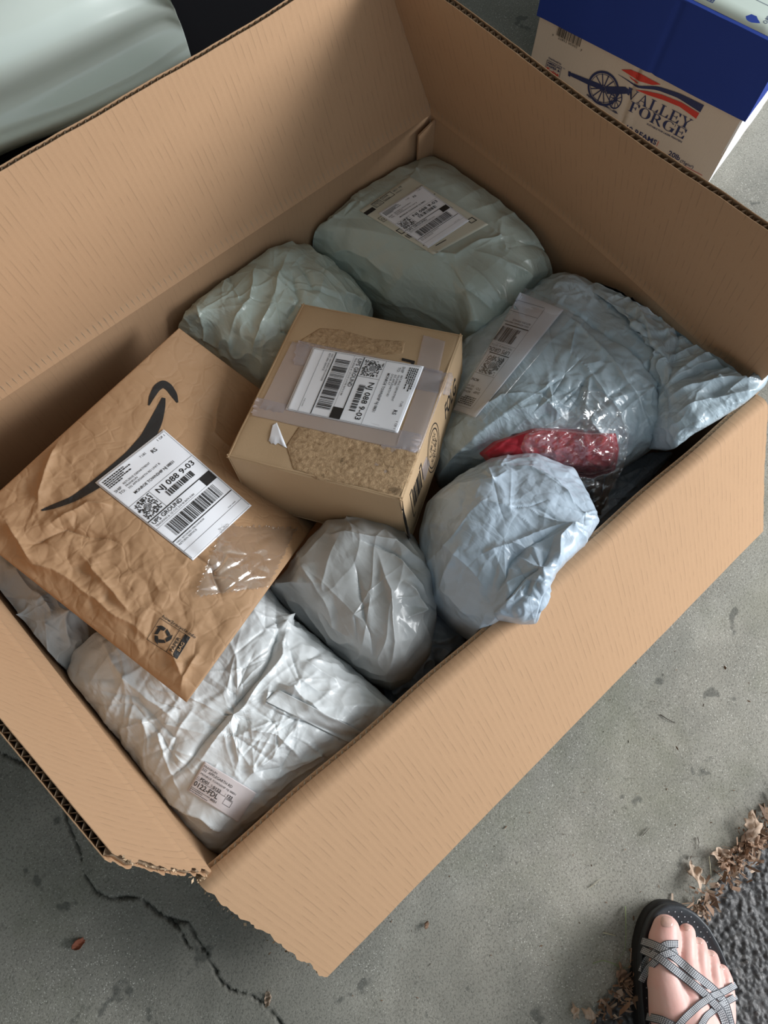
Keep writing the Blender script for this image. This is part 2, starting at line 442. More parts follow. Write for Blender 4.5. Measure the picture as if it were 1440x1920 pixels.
CR = [[(-60, 1380), (0, 1412), (60, 1440), (90, 1468), (115, 1500), (125, 1540), (150, 1600), (158, 1640), (178, 1672), (205, 1685), (240, 1682), (265, 1686), (300, 1715), (332, 1727), (352, 1730), (375, 1768), (392, 1800), (415, 1840), (432, 1856), (470, 1866), (500, 1886), (530, 1925), (560, 1990)],
      [(318, 1722), (340, 1750), (352, 1775), (375, 1778), (390, 1790)], [(300, 1712), (335, 1740), (350, 1772)]]
CRW = [np.array([P(x, y, FL) for x, y in c]) for c in CR]
def concrete_height(X, Y):
    p = np.stack([X, Y, 0*X], -1)
    z = .0006*perlin(p*30)+.0009*perlin(p*9); dirt = np.zeros_like(X)
    jit = .006*perlin(p*60)+.0035*perlin(p*140+7)
    for i, c in enumerate(CRW):
        d, fr = seg_dist(np.stack([X, Y], -1), c)
        w = (.0019 if i == 0 else .0010)*(1+.75*perlin(p*26+3))
        q = np.clip(1-np.abs(d+jit*.3)/np.maximum(w, .0007), 0, 1)
        z -= .006*q; dirt = np.maximum(dirt, q**.5*.95)
    return z, dirt
def floor_patch(name, xs, ys, m):
    X, Y = np.meshgrid(xs, ys); z, dirt = concrete_height(X, Y)
    e = np.clip((Y-EDGE_Y)/.01, 0, 1); z = z-(1-e)*.012
    V = np.stack([X, Y, z+ROOT_Z], -1).reshape(-1, 3)
    o = mesh(name, V, grid_faces(len(ys), len(xs)), m, None, smooth=True)
    a = o.data.color_attributes.new('dirt', 'FLOAT_COLOR', 'POINT')
    d = dirt.reshape(-1); a.data.foreach_set('color', np.stack([d, d, d, np.ones_like(d)], 1).ravel()); return struct(o)
X0, X1, YM = -.62, .42, .42
def cat(*a): return np.unique(np.concatenate(a).round(5))
xs = cat(np.linspace(-3, X0, 14), np.linspace(X0, X1, 400), np.linspace(X1, 3.4, 120))
ys = cat(np.array([EDGE_Y-.004, EDGE_Y+.01]), np.linspace(EDGE_Y+.01, YM, 300), np.linspace(YM, 3.2, 60))
floor_patch('floor', xs, ys, M_CONC)
def asphalt():
    m = mat('asphalt', (.05, .05, .05), .5); k = N(m); v = k.coord('Object')
    vo = k.n('ShaderNodeTexVoronoi'); k.l(v, vo.inputs['Vector']); vo.inputs['Scale'].default_value = 150
    col = k.ramp(vo.outputs['Color'], [(.2, (.022, .022, .024)), (.7, (.075, .073, .074)), (.93, (.20, .19, .185))])
    f = k.noise(v, 700, 3); col = k.mix(k.math('MULTIPLY', f, .4), col, (.2, .19, .18))
    k.l(col, k.b.inputs['Base Color']); k.l(k.bump(f, .5, .001), k.b.inputs['Normal']); return m
xa = cat(np.linspace(-2.5, .02, 20), np.linspace(.02, .60, 440), np.linspace(.60, 3.4, 30)); ya = cat(np.linspace(-3.2, -.70, 12), np.linspace(-.70, EDGE_Y+.006, 230))
X, Y = np.meshgrid(xa, ya); pp = np.stack([X, Y, 0*X], -1)
za = .0062*(.75-np.clip(facets(pp, .0075, 3, .2, True), .12, .8))+.003*facets(pp, .013, 8, .3, True)+.003*perlin(pp*12)-.012
za = np.where(Y > EDGE_Y-.004, np.minimum(za, -.014), za)
struct(mesh('driveway', np.stack([X, Y, za+ROOT_Z], -1).reshape(-1, 3), grid_faces(len(ya), len(xa)), asphalt(), None, smooth=True))
# unseen slabs added as roof and walls to block and shape the sky light
M_BLOCK = mat('sky_block_grey', (.22, .24, .21), .8)
def slab(name, x0, y0, z0, x1, y1, z1, m, parent=None):
    v = [(x, y, z) for z in (z0, z1) for y in (y0, y1) for x in (x0, x1)]
    f = [(0, 2, 3, 1), (4, 5, 7, 6), (0, 1, 5, 4), (2, 6, 7, 3), (0, 4, 6, 2), (1, 3, 7, 5)]
    return mesh(name, v, f, m, parent)
struct(slab('sky_block_roof', -3.1, -.55, 2.25, 3.5, 3.3, 2.35, mat('sky_block_roof_grey', (.38, .41, .38), .9)))  # unseen, added; extent and tone set for blocked and bounced light
struct(slab('sky_block_back', -3.1, 3.2, ROOT_Z-.02, 3.5, 3.3, 2.45, M_BLOCK))
struct(slab('sky_block_front', -3.1, -.55, ROOT_Z-.02, -.95, -.45, 2.25, M_BLOCK))  # unseen, added to cut sky light coming from the left
struct(slab('sky_block_left', -3.1, -2.6, ROOT_Z-.02, -3.0, 3.2, 2.45, M_BLOCK))

# ------------------------------------------------------------------ the big open carton
T = .0070
BIG = empty('open_shipping_box', P(700, 900, FL), 'large open brown corrugated box full of mailers standing on the concrete', 'cardboard box')
def panel(name, a, b, c, d, nu=90, nv=30, bulge=None, m=M_CARD, rag=(0, 0, 0, 0), flute=True, thick=T, seed=1, ragl=.004, out=None):
    """a,b along the fold; d,c the far edge. Two liner sheets with the wavy paper between them"""
    a, b, c, d = [np.array(q, float) for q in (a, b, c, d)]
    n = np.cross(b-a, d-a); n /= np.linalg.norm(n)
    if out is not None and n@np.array(out) < 0: n = -n
    L = np.linalg.norm(b-a); Hh = np.linalg.norm(d-a)
    r0, r1, r2, r3 = [np.array([perlin(np.array([k*.028+i*11, seed*3.1+.5, .3]))+.35*perlin(np.array([k*.11+i*11, seed*3.1+4.5, .3]))+.5 for k in range(400)]) for i in range(4)]
    def pos(s, t, off):
        s = np.asarray(s, float); t = np.asarray(t, float)
        si = lambda rr, q: np.interp(np.clip(q, 0, 1)*399, np.arange(400), rr)
        sl = rag[0]*si(r0, t); sr = 1-rag[1]*si(r1, t); s2 = sl+(sr-sl)*s
        tt = t*(1-rag[2]*si(r2, s)*1.0)
        q = ((1-s2)*(1-tt))[..., None]*a+(s2*(1-tt))[..., None]*b+(s2*tt)[..., None]*c+((1-s2)*tt)[..., None]*d
        if bulge is not None: q = q+bulge(s2, tt)[..., None]*n
        return q+off*n
    su = np.linspace(0, 1, nu); sv = np.linspace(0, 1, nv); Sg, Tg = np.meshgrid(su, sv)
    def sheet(o0, o1):
        A, Bb = pos(Sg, Tg, o0).reshape(-1, 3), pos(Sg, Tg, o1).reshape(-1, 3); K = nu*nv
        f = list(grid_faces(nv, nu, flip=True))+list(grid_faces(nv, nu, off=K))
        rim = [j for j in range(nu)]+[i*nu+nu-1 for i in range(1, nv)]+[(nv-1)*nu+j for j in range(nu-2, -1, -1)]+[i*nu for i in range(nv-2, 0, -1)]
        f += [(x, y, y+K, x+K) for x, y in zip(rim, rim[1:]+rim[:1])]
        return np.vstack([A, Bb]), f
    sl_ = rag[0]*np.interp(Tg*399, np.arange(400), r0); sr_ = 1-rag[1]*np.interp(Tg*399, np.arange(400), r1)
    uv1 = np.stack([(sl_+(sr_-sl_)*Sg)*L, Tg*Hh], -1).reshape(-1, 2)
    if flute:
        V1, F1 = sheet(0, .0006); V2, F2 = sheet(thick-.0006, thick)
        V = np.vstack([V1, V2]); F = F1+[tuple(i+len(V1) for i in q) for q in F2]; UV = np.vstack([uv1]*4)
    else:
        V, F = sheet(0, thick); UV = np.vstack([uv1]*2)
    o = mesh(name, V, F, m, BIG, smooth=True, uv=UV)
    try:
        md = o.modifiers.new('es', 'EDGE_SPLIT'); md.split_angle = math.radians(40)
    except Exception: pass
    if flute:
        ns = int(L/.0085*4); s = np.linspace(.001, .999, ns+1); w = .5-.5*np.cos(np.arange(ns+1)*math.pi/2)
        tv = np.linspace(.0, .996, max(4, nv//3)); Sg2, Tg2 = np.meshgrid(s, tv)
        off = .0006+(thick-.0012)*w
        q = pos(Sg2, Tg2, 0)+(off[None, :, None])*n
        mesh('fluting', q.reshape(-1, 3), grid_faces(len(tv), len(s)), M_FLUTE, o)
    return o
cF, cR, cB = P(395, 1635, .87), P(1417, 741, .87), P(808, 212, .87); cL = np.array([-.192, .652, cF[2]])
zf = ROOT_Z+.003
down = lambda p: np.array([p[0], p[1], zf])
mid = (cF+cR+cB+cL)/4; mid[2] = .2
# four walls of the box, floor to fold
panel('side_panel', down(cL), down(cB), cB, cL, bulge=lambda s, t: .004*np.sin(s*3.1)*t, m=M_CARD_IN, flute=False, out=(0, 1, 0))
panel('side_panel', down(cB), down(cR), cR, cB, bulge=lambda s, t: .012*np.sin(s*3.1)*np.sin(t*2.2), m=M_CARD_IN, flute=False, out=(1, 0, 0))
panel('side_panel', down(cR), down(cF), cF-np.array([0, 0, .005]), cR-np.array([0, 0, .005]), bulge=lambda s, t: .006*np.sin(s*3.1)*t, m=M_CARD_IN, flute=False, out=(0, -1, 0))
panel('side_panel', down(cF), down(cL), cL, cF, bulge=lambda s, t: .006*np.sin(s*3.1)*t, m=M_CARD_IN, flute=False, out=(-1, 0, 0))
panel('bottom_panel', down(cF), down(cR), down(cB), down(cL), m=M_CARD_IN, flute=False, thick=.002, nu=8, nv=8, out=(0, 0, 1))
# flap over the rear left wall, upright
g = .003
up = lambda p, dz: np.array([p[0], p[1], p[2]+dz])
tBL = P(0, 322, .6); tBR2 = P(540, 0, .6)
k_ = lambda x: np.array([x, np.interp(x, [tBL[0], tBR2[0]], [tBL[1], tBR2[1]]), CAM[2]-.6])
panel('flap', up(cL, g), up(cB, g)+np.array([.006, 0, 0]), k_(.632), np.array([-.20, tBL[1]-.004, CAM[2]-.6]), nu=140, nv=40, out=(0, 1, 0),
      bulge=lambda s, t: .003*np.sin(s*7)*t+.0045*np.exp(-(t/.03)**2)*-1, rag=(0, 0, .006, 0), seed=2)
# flap over the rear right wall, leaning in
tR1, tR2 = P(827, 0, .61), P(1440, 437, .61); dv = (tR2-tR1)/(tR2[1]-tR1[1])
yR = lambda y: tR1+dv*(y-tR1[1])
crR = P(1416, 660, .865); crR = np.array([crR[0], cR[1]+.01, cR[2]])
panel('flap', up(cB, g), up(cR, g)+np.array([0, .006, 0]), yR(.045), yR(.672), nu=130, nv=40, out=(1, 0, 0),
      bulge=lambda s, t: .010*np.sin(s*3.1)*(1-t)+.002*np.sin(s*9)*t-.004*np.exp(-(t/.03)**2), rag=(.004, 0, .006, 0), seed=3)
# flap over the front left wall, upright and close to the lens, its front corner torn
tf1, tf2 = P(220, 1610, .6), P(0, 1345, .6)
fe = tf2+(tf2-tf1)*3.2
panel('flap', up(cL, g), up(cF, g)+np.array([.002, -.002, 0]), tf1, fe, nu=120, nv=50, out=(-1, 0, 0),
      bulge=lambda s, t: .004*np.sin(t*3.1)-.002*np.exp(-((t-.2)/.02)**2), rag=(0, .012, .004, 0), seed=4)
# flap over the front right wall, folded out and hanging
hb1, hb2 = P(603, 1825, 1.075), P(1421, 991, 1.075)
cF2, cR2 = P(368, 1652, .875), up(cR, 0)+np.array([.004, -.002, 0])
def hang(s, t):
    return .007*np.clip(t/.05, 0, 1)**.5*(1-np.clip((t-.05)/.5, 0, 1)*.6)-.008*(1-np.clip(t/.04, 0, 1))**2+.003*np.sin(s*3.1)*np.sin(t*3.1)+.0012*np.sin(s*31+t*5)*np.exp(-t*9)
panel('flap', cF2, cR2, hb2, hb1, nu=150, nv=60, out=(0, -1, .3), bulge=hang, rag=(.007, .002, .004, 0), seed=5)
# glued joining tab in the rear corner and the torn scraps at the front corner
tb = [P(764, 236, .885), P(803, 214, .875), P(806, 330, .99), P(768, 340, .99)]
for q in tb: q[1] = cB[1]-.008
panel('joining_tab', tb[0], tb[1], tb[2], tb[3], nu=8, nv=10, m=M_CARD_IN, flute=False, thick=.003, out=(0, -1, 0))
def scrap(pts, h, seed, name='torn_edge'):
    r = np.random.RandomState(seed); V = []; F = []
    c = [np.array(P(x, y, hh)) for x, y, hh in pts]
    for i in range(len(c)-1):
        for k in range(10):
            q = c[i]+(c[i+1]-c[i])*(k/10)+r.normal(size=3)*.0006
            a = r.normal(size=3)*.0013; b = r.normal(size=3)*.0013; k0 = len(V)
            V += [q, q+a, q+a+b, q+b]; F.append((k0, k0+1, k0+2, k0+3))
    return mesh(name, V, F, M_TORN, BIG)
s1 = scrap([(220, 1606, .6), (262, 1622, .66), (310, 1632, .73), (345, 1640, .80), (372, 1650, .86), (392, 1644, .868)], .7, 1)
s2 = scrap([(372, 1650, .872), (385, 1672, .88), (420, 1705, .92), (480, 1745, .98), (540, 1788, 1.03), (598, 1822, 1.07)], .9, 2)
adopt(BIG)
# ------------------------------------------------------------------ stuffed poly mailers
M_BACK = plastic('poly_leaf_light_tint', (.46, .535, .485), .34)  # green cast of light through leaves is put into this base colour
M_BLUE = plastic('poly_sky_tint', (.43, .53, .59), .30, 1.1)  # blue of the reflected sky is put into this base colour
M_LIGHT = plastic('poly_light_blue', (.48, .58, .68), .42, .8)
M_GREY = plastic('poly_pewter', (.45, .465, .465), .30, .8)
M_WHITE = plastic('poly_pale', (.70, .73, .74), .48, .8); M_WHITE.node_tree.nodes['Principled BSDF'].inputs['Coat Weight'].default_value = .28
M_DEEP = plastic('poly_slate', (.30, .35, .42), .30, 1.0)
def W2(px, py, h): return P(px, py, h)
def bag(name, label, outline, center, m, depth=.12, p=2.6, q=1.9, crump=(), fold_lines=(), flat=(), bumps=(), n=500, nr=140, group=None, seed=1, smooth=2, parent=None, knots=26, kamp=.0042, cat_='mailer'):
    """outline: (px, py, h) of the widest line; center: (px, py, h) of the top"""
    rim = resample([P(*o) for o in outline], n, smooth=smooth)
    c = P(*center); ztop = c[2]; zbar = rim[:, 2].mean()
    s = 1-(1-np.linspace(0, 1, nr))**1.7; s = s[::-1]                # centre ... rim, dense at the rim
    s = np.concatenate([np.linspace(0.0, 1, nr)**.62]); s[0] = .004
    def surf(ss, sign, H):
        Sg = ss[:, None]; dome = (1-Sg**p)**(1/q)
        XY = c[:2]+Sg[..., None]*(rim[None, :, :2]-c[:2])
        zb = zbar*(1-Sg**2)+rim[None, :, 2]*Sg**2
        return np.concatenate([XY, (zb+sign*H*dome)[..., None]], -1)
    top = surf(s, 1, ztop-zbar)
    xy = top[..., :2]; dz = np.zeros(xy.shape[:-1])
    for (bx, by, amp, rad) in bumps:
        w = P(bx, by, center[2]); dz += amp*np.exp(-((np.linalg.norm(xy-w[:2], axis=-1)/rad)**2))
    top[..., 2] += dz*(1-s[:, None]**4)
    # displacement along the normal
    du = np.roll(top, -1, 1)-np.roll(top, 1, 1); dr = np.gradient(top, axis=0); nn = np.cross(dr, du)
    nn /= np.linalg.norm(nn, axis=-1)[..., None]+1e-9
    if nn[nr//2, :, 2].mean() < 0: nn = -nn
    for _ in range(6): nn = (nn+np.roll(nn, 1, 1)+np.roll(nn, -1, 1))/3
    nn /= np.linalg.norm(nn, axis=-1)[..., None]+1e-9
    disp = np.zeros(xy.shape[:-1]); keep = np.ones_like(disp)
    for (fx, fy, rad) in flat:
        w = P(fx, fy, center[2]); keep *= 1-.8*np.exp(-((np.linalg.norm(xy-w[:2], axis=-1)/rad)**4))
    for cr in crump:
        if cr[0] == 'f': disp += keep*cr[1]*(facets(top, cr[2], seed*7)-facets(top, cr[2]*1.15, seed*7+5))
        elif cr[0] == 'n': disp += keep*cr[1]*perlin(top/cr[2]+seed*3)
        elif cr[0] == 'd':
            a, b = P(cr[3][0], cr[3][1], center[2]), P(cr[4][0], cr[4][1], center[2]); dd = (b-a)
            mod = 1.0
            if len(cr) > 5: mod = np.clip(.5+1.2*perlin(top/cr[5]+seed), 0, 1)
            disp += mod*keep*cr[1]*folds(top, dd, cr[2], cr[2]*7, seed)
    if knots:
        rk = np.random.RandomState(seed*13+5); flatxy = top.reshape(-1, 3); fd = np.zeros(len(flatxy)); fxy = flatxy[:, :2]
        for _ in range(knots):
            i0 = rk.randint(len(rim)); k0 = c[:2]+(rim[i0, :2]-c[:2])*rk.uniform(.15, .9)
            for _ in range(rk.randint(4, 8)):
                an = rk.uniform(0, 2*math.pi); L_ = rk.uniform(.025, .10); e0 = k0+np.array([math.cos(an), math.sin(an)])*L_
                bend = (k0+e0)/2+rk.normal(size=2)*L_*.06; e1 = rk.choice([-1, 1, 1])*kamp*rk.uniform(.4, 1.0); wd = rk.uniform(.0014, .0034)
                near = np.linalg.norm(fxy-(k0+e0)/2, axis=1) < L_*.5+.02
                if not near.any(): continue
                d, fr = seg_dist(fxy[near], np.array([k0, bend, e0])); fd[near] += e1*np.exp(-d/wd)*(1-np.clip(fr, 0, 1))**.6
        disp += keep*fd.reshape(disp.shape)
    wob = .004*np.stack([perlin(top*28+seed), perlin(top*28+seed+9)], -1)
    for fl in fold_lines:
        amp, wid, pts = fl
        pl = [P(x, y, center[2]) for x, y in pts]
        # put the fold where it is seen: project with local height of the bag
        d, fr = seg_dist(xy+wob, np.array([fit_xy(top, x, y) for x, y in pts]))
        disp += amp*np.exp(-d/wid)*np.clip(np.sin(np.clip(fr, .04, .96)*math.pi)*1.6, 0, 1)
    edge = np.clip((1-s[:, None])/.05, 0, 1)
    disp *= (.35+.65*edge)
    top = top+nn*disp[..., None]
    top[0] = top[0].mean(0)
    sb = np.linspace(1, 0.0, 22)[1:]
    bot = surf(sb, -1, depth)
    V = np.vstack([top.reshape(-1, 3), bot.reshape(-1, 3)])
    V[:, 2] = np.maximum(V[:, 2], ROOT_Z+.012)
    # held in by the walls of the box
    above = np.clip(V[:, 2]-cF[2], 0, 1); xm = np.where(V[:, 1] > .055, .679-above*.30, 9.0); V[:, 0] = np.minimum(V[:, 0], xm)
    V[:, 1] = np.minimum(V[:, 1], .648); V[:, 0] = np.maximum(V[:, 0], -.176-.014*np.clip(V[:, 1]/.65, 0, 1)); low_ = V[:, 2] < cF[2]-.012; V[low_, 1] = np.maximum(V[low_, 1], .047)
    V[low_, 0] = np.minimum(V[low_, 0], .679)
    F = grid_faces(nr+len(sb), n, wrap=True); q_ = F[(nr//2)*n+3]
    if np.cross(V[q_[1]]-V[q_[0]], V[q_[2]]-V[q_[0]])[2] < 0: F = F[:, ::-1]
    o = mesh(name, V, F, m, parent, smooth=True)
    if parent is None: tag(o, label, cat_, group or 'plastic mailers in the big box')
    return o
def fit_xy(top, px, py):
    """where on the bag's top a photo position falls"""
    q = (top.reshape(-1, 3)-CAM) @ R.T; u = 720+F_PX*q[:, 0]/q[:, 2]; v = 960+F_PX*q[:, 1]/q[:, 2]
    return top.reshape(-1, 3)[np.argmin((u-px)**2+(v-py)**2)]
def rooted(o, root): o.parent = root
GB = 'plastic mailers in the big box'
# 1 rear mailer lying under the rear corner
b_back = bag('poly_mailer', 'leaf-light tinted plastic mailer in the rear corner of the box, with an aged label', 
    [(572, 468, 1.0), (600, 430, .99), (640, 385, .985), (700, 350, .985), (760, 325, .985), (806, 316, .985), (850, 330, .98), (910, 368, .98), (970, 408, .98), (1020, 430, .98), (1068, 446, .98), (1097, 462, .985), (1094, 492, .99), (1070, 512, .99), (1000, 560, .985), (940, 610, .98), (890, 652, .98), (850, 640, 1.0), (780, 615, 1.01), (720, 590, 1.01), (660, 540, 1.01), (600, 500, 1.01)],
    (835, 470, .905), M_BACK, .10, p=3.4, q=2.2, knots=5, kamp=0.003, seed=3,
    crump=[('d', .0035, .035, (700, 520), (900, 640), .12), ('d', .003, .03, (900, 560), (1090, 470), .10), ('n', .005, .06), ('f', .0028, .06)],
    fold_lines=[(.007, .006, [(885, 470), (945, 500), (1000, 560)]), (.006, .005, [(880, 500), (930, 560), (960, 590)]), (-.006, .006, [(830, 480), (870, 540), (930, 600)]),
                (.006, .006, [(600, 470), (690, 480), (740, 520)]), (.005, .004, [(650, 500), (730, 560), (790, 600)]), (.006, .005, [(780, 470), (850, 480), (900, 455), (960, 440)]), (-.005, .006, [(960, 450), (1030, 470), (1080, 478)]),
                (.005, .005, [(860, 640), (900, 610), (985, 575)]), (.008, .012, [(580, 468), (620, 420), (690, 370)])],
    flat=[(790, 410, .10)])
# 2 dull mailer at the rear left wall
b_left = bag('poly_mailer', 'dull leaf-light tinted plastic mailer against the rear left wall behind the small parcel',
    [(335, 622, .95), (365, 585, .95), (420, 540, .96), (480, 498, .97), (520, 472, .975), (548, 464, .975), (585, 478, .98), (625, 505, .985), (665, 540, .99), (700, 585, .99), (690, 640, 1.0), (560, 740, 1.01), (490, 735, 1.0), (425, 690, .99), (372, 652, .97)],
    (520, 570, .90), M_BACK, .15, p=2.4, q=2.0, knots=7, kamp=0.003, seed=9,
    crump=[('d', .0045, .03, (530, 480), (470, 640), .14), ('f', .0035, .045), ('n', .004, .05)],
    fold_lines=[(-.007, .004, [(560, 490), (585, 540), (640, 560)]), (.007, .005, [(545, 470), (520, 540), (490, 620), (470, 680)]), (.006, .004, [(480, 500), (470, 560), (430, 640)]), (-.006, .004, [(540, 500), (560, 560), (540, 600)]), (.006, .004, [(590, 490), (650, 550), (690, 575)])])
# 3 large right mailer with the label pouch
b_mid = bag('poly_mailer', 'sky-tinted grey plastic mailer right of the small parcel with a label in a clear pouch',
    [(840, 700, .985), (860, 655, .985), (930, 595, .985), (990, 555, .985), (1030, 530, .98), (1100, 520, .975), (1160, 535, .96), (1220, 600, .94), (1260, 690, .93), (1265, 760, .93), (1240, 830, .945), (1195, 860, .955), (1150, 885, .965), (1080, 890, .985), (980, 890, .99), (880, 880, .99), (820, 900, 1.0), (800, 860, 1.01), (830, 780, 1.0)],
    (1060, 700, .885), M_BLUE, .13, p=3.0, q=2.0, knots=16, kamp=0.0036, seed=5,
    crump=[('f', .0035, .05), ('f', .0035, .026), ('n', .006, .07), ('d', .003, .022, (1000, 560), (1230, 800), .10)],
    fold_lines=[(-.007, .004, [(1010, 560), (1120, 610), (1200, 670), (1236, 720), (1242, 800)]), (.006, .004, [(1040, 575), (1110, 640), (1190, 740), (1215, 830)]), (.005, .003, [(1075, 600), (1070, 660), (1130, 730), (1180, 830)]), (.005, .003, [(900, 860), (960, 810), (1050, 800)]), (.005, .003, [(870, 800), (940, 740), (1010, 740), (1060, 790)]), (.004, .003, [(1100, 680), (1100, 760), (1130, 800)])],
    flat=[(960, 650, .07), (910, 720, .06)])
# 4 rear right mailer draped over the box corner
b_right = bag('poly_mailer', 'sky-tinted grey plastic mailer with a gathered end draped over the right corner of the box',
    [(1020, 532, .985), (1090, 515, .98), (1160, 528, .97), (1220, 555, .955), (1290, 590, .93), (1335, 635, .90), (1380, 642, .865), (1428, 655, .85), (1444, 690, .845), (1436, 722, .845), (1400, 752, .85), (1350, 785, .862), (1300, 812, .868), (1262, 842, .89), (1225, 840, .92), (1200, 780, .94), (1180, 700, .95), (1120, 610, .97)],
    (1255, 680, .862), M_BLUE, .045, p=2.4, q=1.8, knots=7, kamp=0.003, seed=12,
    crump=[('d', .005, .018, (1245, 740), (1420, 690), .09), ('f', .003, .035), ('n', .004, .05)],
    fold_lines=[(.008, .006, [(1180, 560), (1200, 640), (1245, 730)]), (-.008, .004, [(1130, 560), (1190, 640), (1240, 730), (1250, 800)]), (-.006, .003, [(1245, 732), (1320, 690), (1400, 680), (1440, 690)]), (.008, .005, [(1250, 715), (1320, 668), (1400, 660)]), (.007, .004, [(1250, 745), (1330, 720), (1430, 710)]), (.006, .004, [(1260, 780), (1330, 750), (1400, 740)]), (.006, .004, [(1090, 530), (1180, 550), (1260, 590), (1320, 640)]), (-.005, .004, [(1260, 560), (1275, 620), (1262, 690), (1245, 730)])])
# 5 pale blue mailer hanging over the front edge
b_front = bag('poly_mailer', 'pale blue plastic mailer bulging over the front right edge of the box',
    [(786, 1000, .95), (800, 950, .955), (850, 905, .955), (915, 868, .955), (1000, 862, .955), (1068, 890, .94), (1100, 935, .915), (1119, 985, .885), (1095, 1025, .868), (1060, 1055, .858), (1035, 1085, .852), (1015, 1120, .852), (1006, 1168, .862), (975, 1170, .860), (940, 1163, .864), (920, 1176, .88), (892, 1190, .90), (850, 1165, .92), (812, 1130, .94), (787, 1075, .95)],
    (945, 1010, .838), M_LIGHT, .16, p=3.0, q=2.2, knots=10, kamp=0.0030, seed=6, smooth=1,
    crump=[('f', .0026, .05), ('f', .0018, .024), ('n', .006, .06)],
    fold_lines=[(-.008, .005, [(1060, 990), (1000, 1010), (965, 1040), (950, 1060), (930, 1130)]), (.007, .006, [(1115, 985), (1060, 990), (1000, 1000), (950, 1020)]), (.007, .006, [(905, 1040), (960, 1020), (1020, 1030)]), (.007, .005, [(1010, 1060), (1020, 1110), (1000, 1165)]), (-.006, .005, [(1040, 1000), (1015, 1060), (985, 1110), (940, 1160)]), (.006, .005, [(1085, 980), (1050, 1010), (1040, 1060)]), (.005, .005, [(960, 870), (1040, 900), (1080, 950)]), (.006, .006, [(860, 1030), (830, 1100), (890, 1180)])])
# 6 pewter mailer in the middle
b_cent = bag('poly_mailer', 'pewter grey glossy plastic mailer in the middle, below the front face of the small parcel',
    [(505, 1110, .985), (540, 1075, .98), (580, 1020, .975), (610, 985, .98), (680, 970, .985), (750, 985, .985), (785, 1030, .975), (812, 1090, .965), (818, 1160, .965), (805, 1230, .97), (770, 1275, .98), (735, 1293, .985), (695, 1280, .98), (640, 1235, .985), (570, 1175, .99)],
    (690, 1110, .885), M_GREY, .14, p=3.0, q=2.1, knots=4, kamp=0.0028, seed=8,
    crump=[('d', .0038, .030, (720, 1000), (690, 1240), .12), ('f', .0016, .04), ('n', .005, .06)],
    fold_lines=[(.008, .005, [(610, 1000), (670, 1010), (740, 1020), (800, 1075)]), (-.008, .004, [(670, 1015), (740, 1035), (790, 1080)]), (.006, .004, [(740, 1040), (770, 1080), (800, 1120)]), (.009, .004, [(750, 1090), (775, 1110), (795, 1140), (770, 1160)]), (.006, .006, [(700, 1030), (735, 1110), (740, 1200), (720, 1280)]), (-.005, .005, [(660, 1050), (680, 1130), (700, 1230)]), (.005, .005, [(560, 1060), (610, 1120), (640, 1200)])])
# 7 the large pale mailer in front
b_pale = bag('poly_mailer', 'large pale grey wrinkled plastic mailer along the front left with a small routing sticker',
    [(131, 1278, .97), (150, 1225, .965), (185, 1192, .96), (300, 1150, .97), (430, 1110, .975), (505, 1105, .98), (560, 1170, .985), (640, 1235, .985), (700, 1290, .985), (745, 1328, .98), (738, 1352, .985), (640, 1430, .985), (560, 1490, .985), (470, 1560, .985), (425, 1598, .985), (400, 1600, .985), (360, 1560, .975), (318, 1510, .965), (300, 1480, .96), (215, 1380, .965)],
    (440, 1340, .885), M_WHITE, .15, p=3.6, q=2.3, knots=34, kamp=0.00340, seed=4,
    crump=[('f', .0020, .05), ('f', .0020, .024), ('n', .005, .07), ('d', .002, .02, (700, 1300), (420, 1560), .09)],
    fold_lines=[(-.009, .003, [(530, 1120), (520, 1200), (490, 1270), (420, 1350), (340, 1440), (300, 1480)]), (.008, .005, [(550, 1130), (530, 1230), (460, 1330), (360, 1440)]), (.008, .004, [(520, 1275), (560, 1300), (610, 1340), (660, 1360)]), (-.007, .003, [(490, 1320), (560, 1350), (640, 1380), (700, 1380)]),
                (.006, .004, [(510, 1280), (500, 1320), (560, 1350)]), (-.005, .004, [(170, 1290), (260, 1310), (330, 1390), (310, 1440)]), (.006, .006, [(190, 1200), (250, 1290), (340, 1360)]), (.007, .004, [(555, 1360), (510, 1420), (480, 1440)]), (-.006, .004, [(560, 1390), (530, 1440), (470, 1450)]), (.006, .004, [(460, 1360), (520, 1380), (570, 1430)]), (.006, .005, [(560, 1240), (600, 1260), (640, 1290)]), (.007, .004, [(320, 1500), (380, 1530), (420, 1560)])],
    flat=[(415, 1485, .045)])
# 8 small one at the left wall
b_small = bag('poly_mailer', 'small pale grey plastic mailer wedged at the left wall under the brown paper mailer',
    [(-70, 1060, .93), (0, 1040, .94), (90, 1080, .95), (165, 1170, .955), (172, 1200, .955), (150, 1245, .95), (126, 1285, .945), (105, 1270, .94), (60, 1205, .935), (5, 1135, .93), (-50, 1080, .93)],
    (70, 1140, .90), M_WHITE, .12, p=2.4, q=1.8, n=260, nr=70, knots=5, kamp=0.003, seed=14, crump=[('d', .005, .02, (60, 1100), (130, 1260)), ('f', .003, .03)])
# 9 slate mailer deep between the others
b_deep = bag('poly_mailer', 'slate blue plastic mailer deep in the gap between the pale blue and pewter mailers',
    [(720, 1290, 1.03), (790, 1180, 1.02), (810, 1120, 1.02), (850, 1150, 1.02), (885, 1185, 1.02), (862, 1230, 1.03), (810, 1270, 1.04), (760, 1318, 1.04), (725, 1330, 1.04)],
    (805, 1215, .975), M_DEEP, .06, p=2.2, q=1.8, n=220, nr=60, knots=3, kamp=0.003, seed=15, crump=[('d', .005, .02, (800, 1150), (840, 1240)), ('f', .003, .03)])
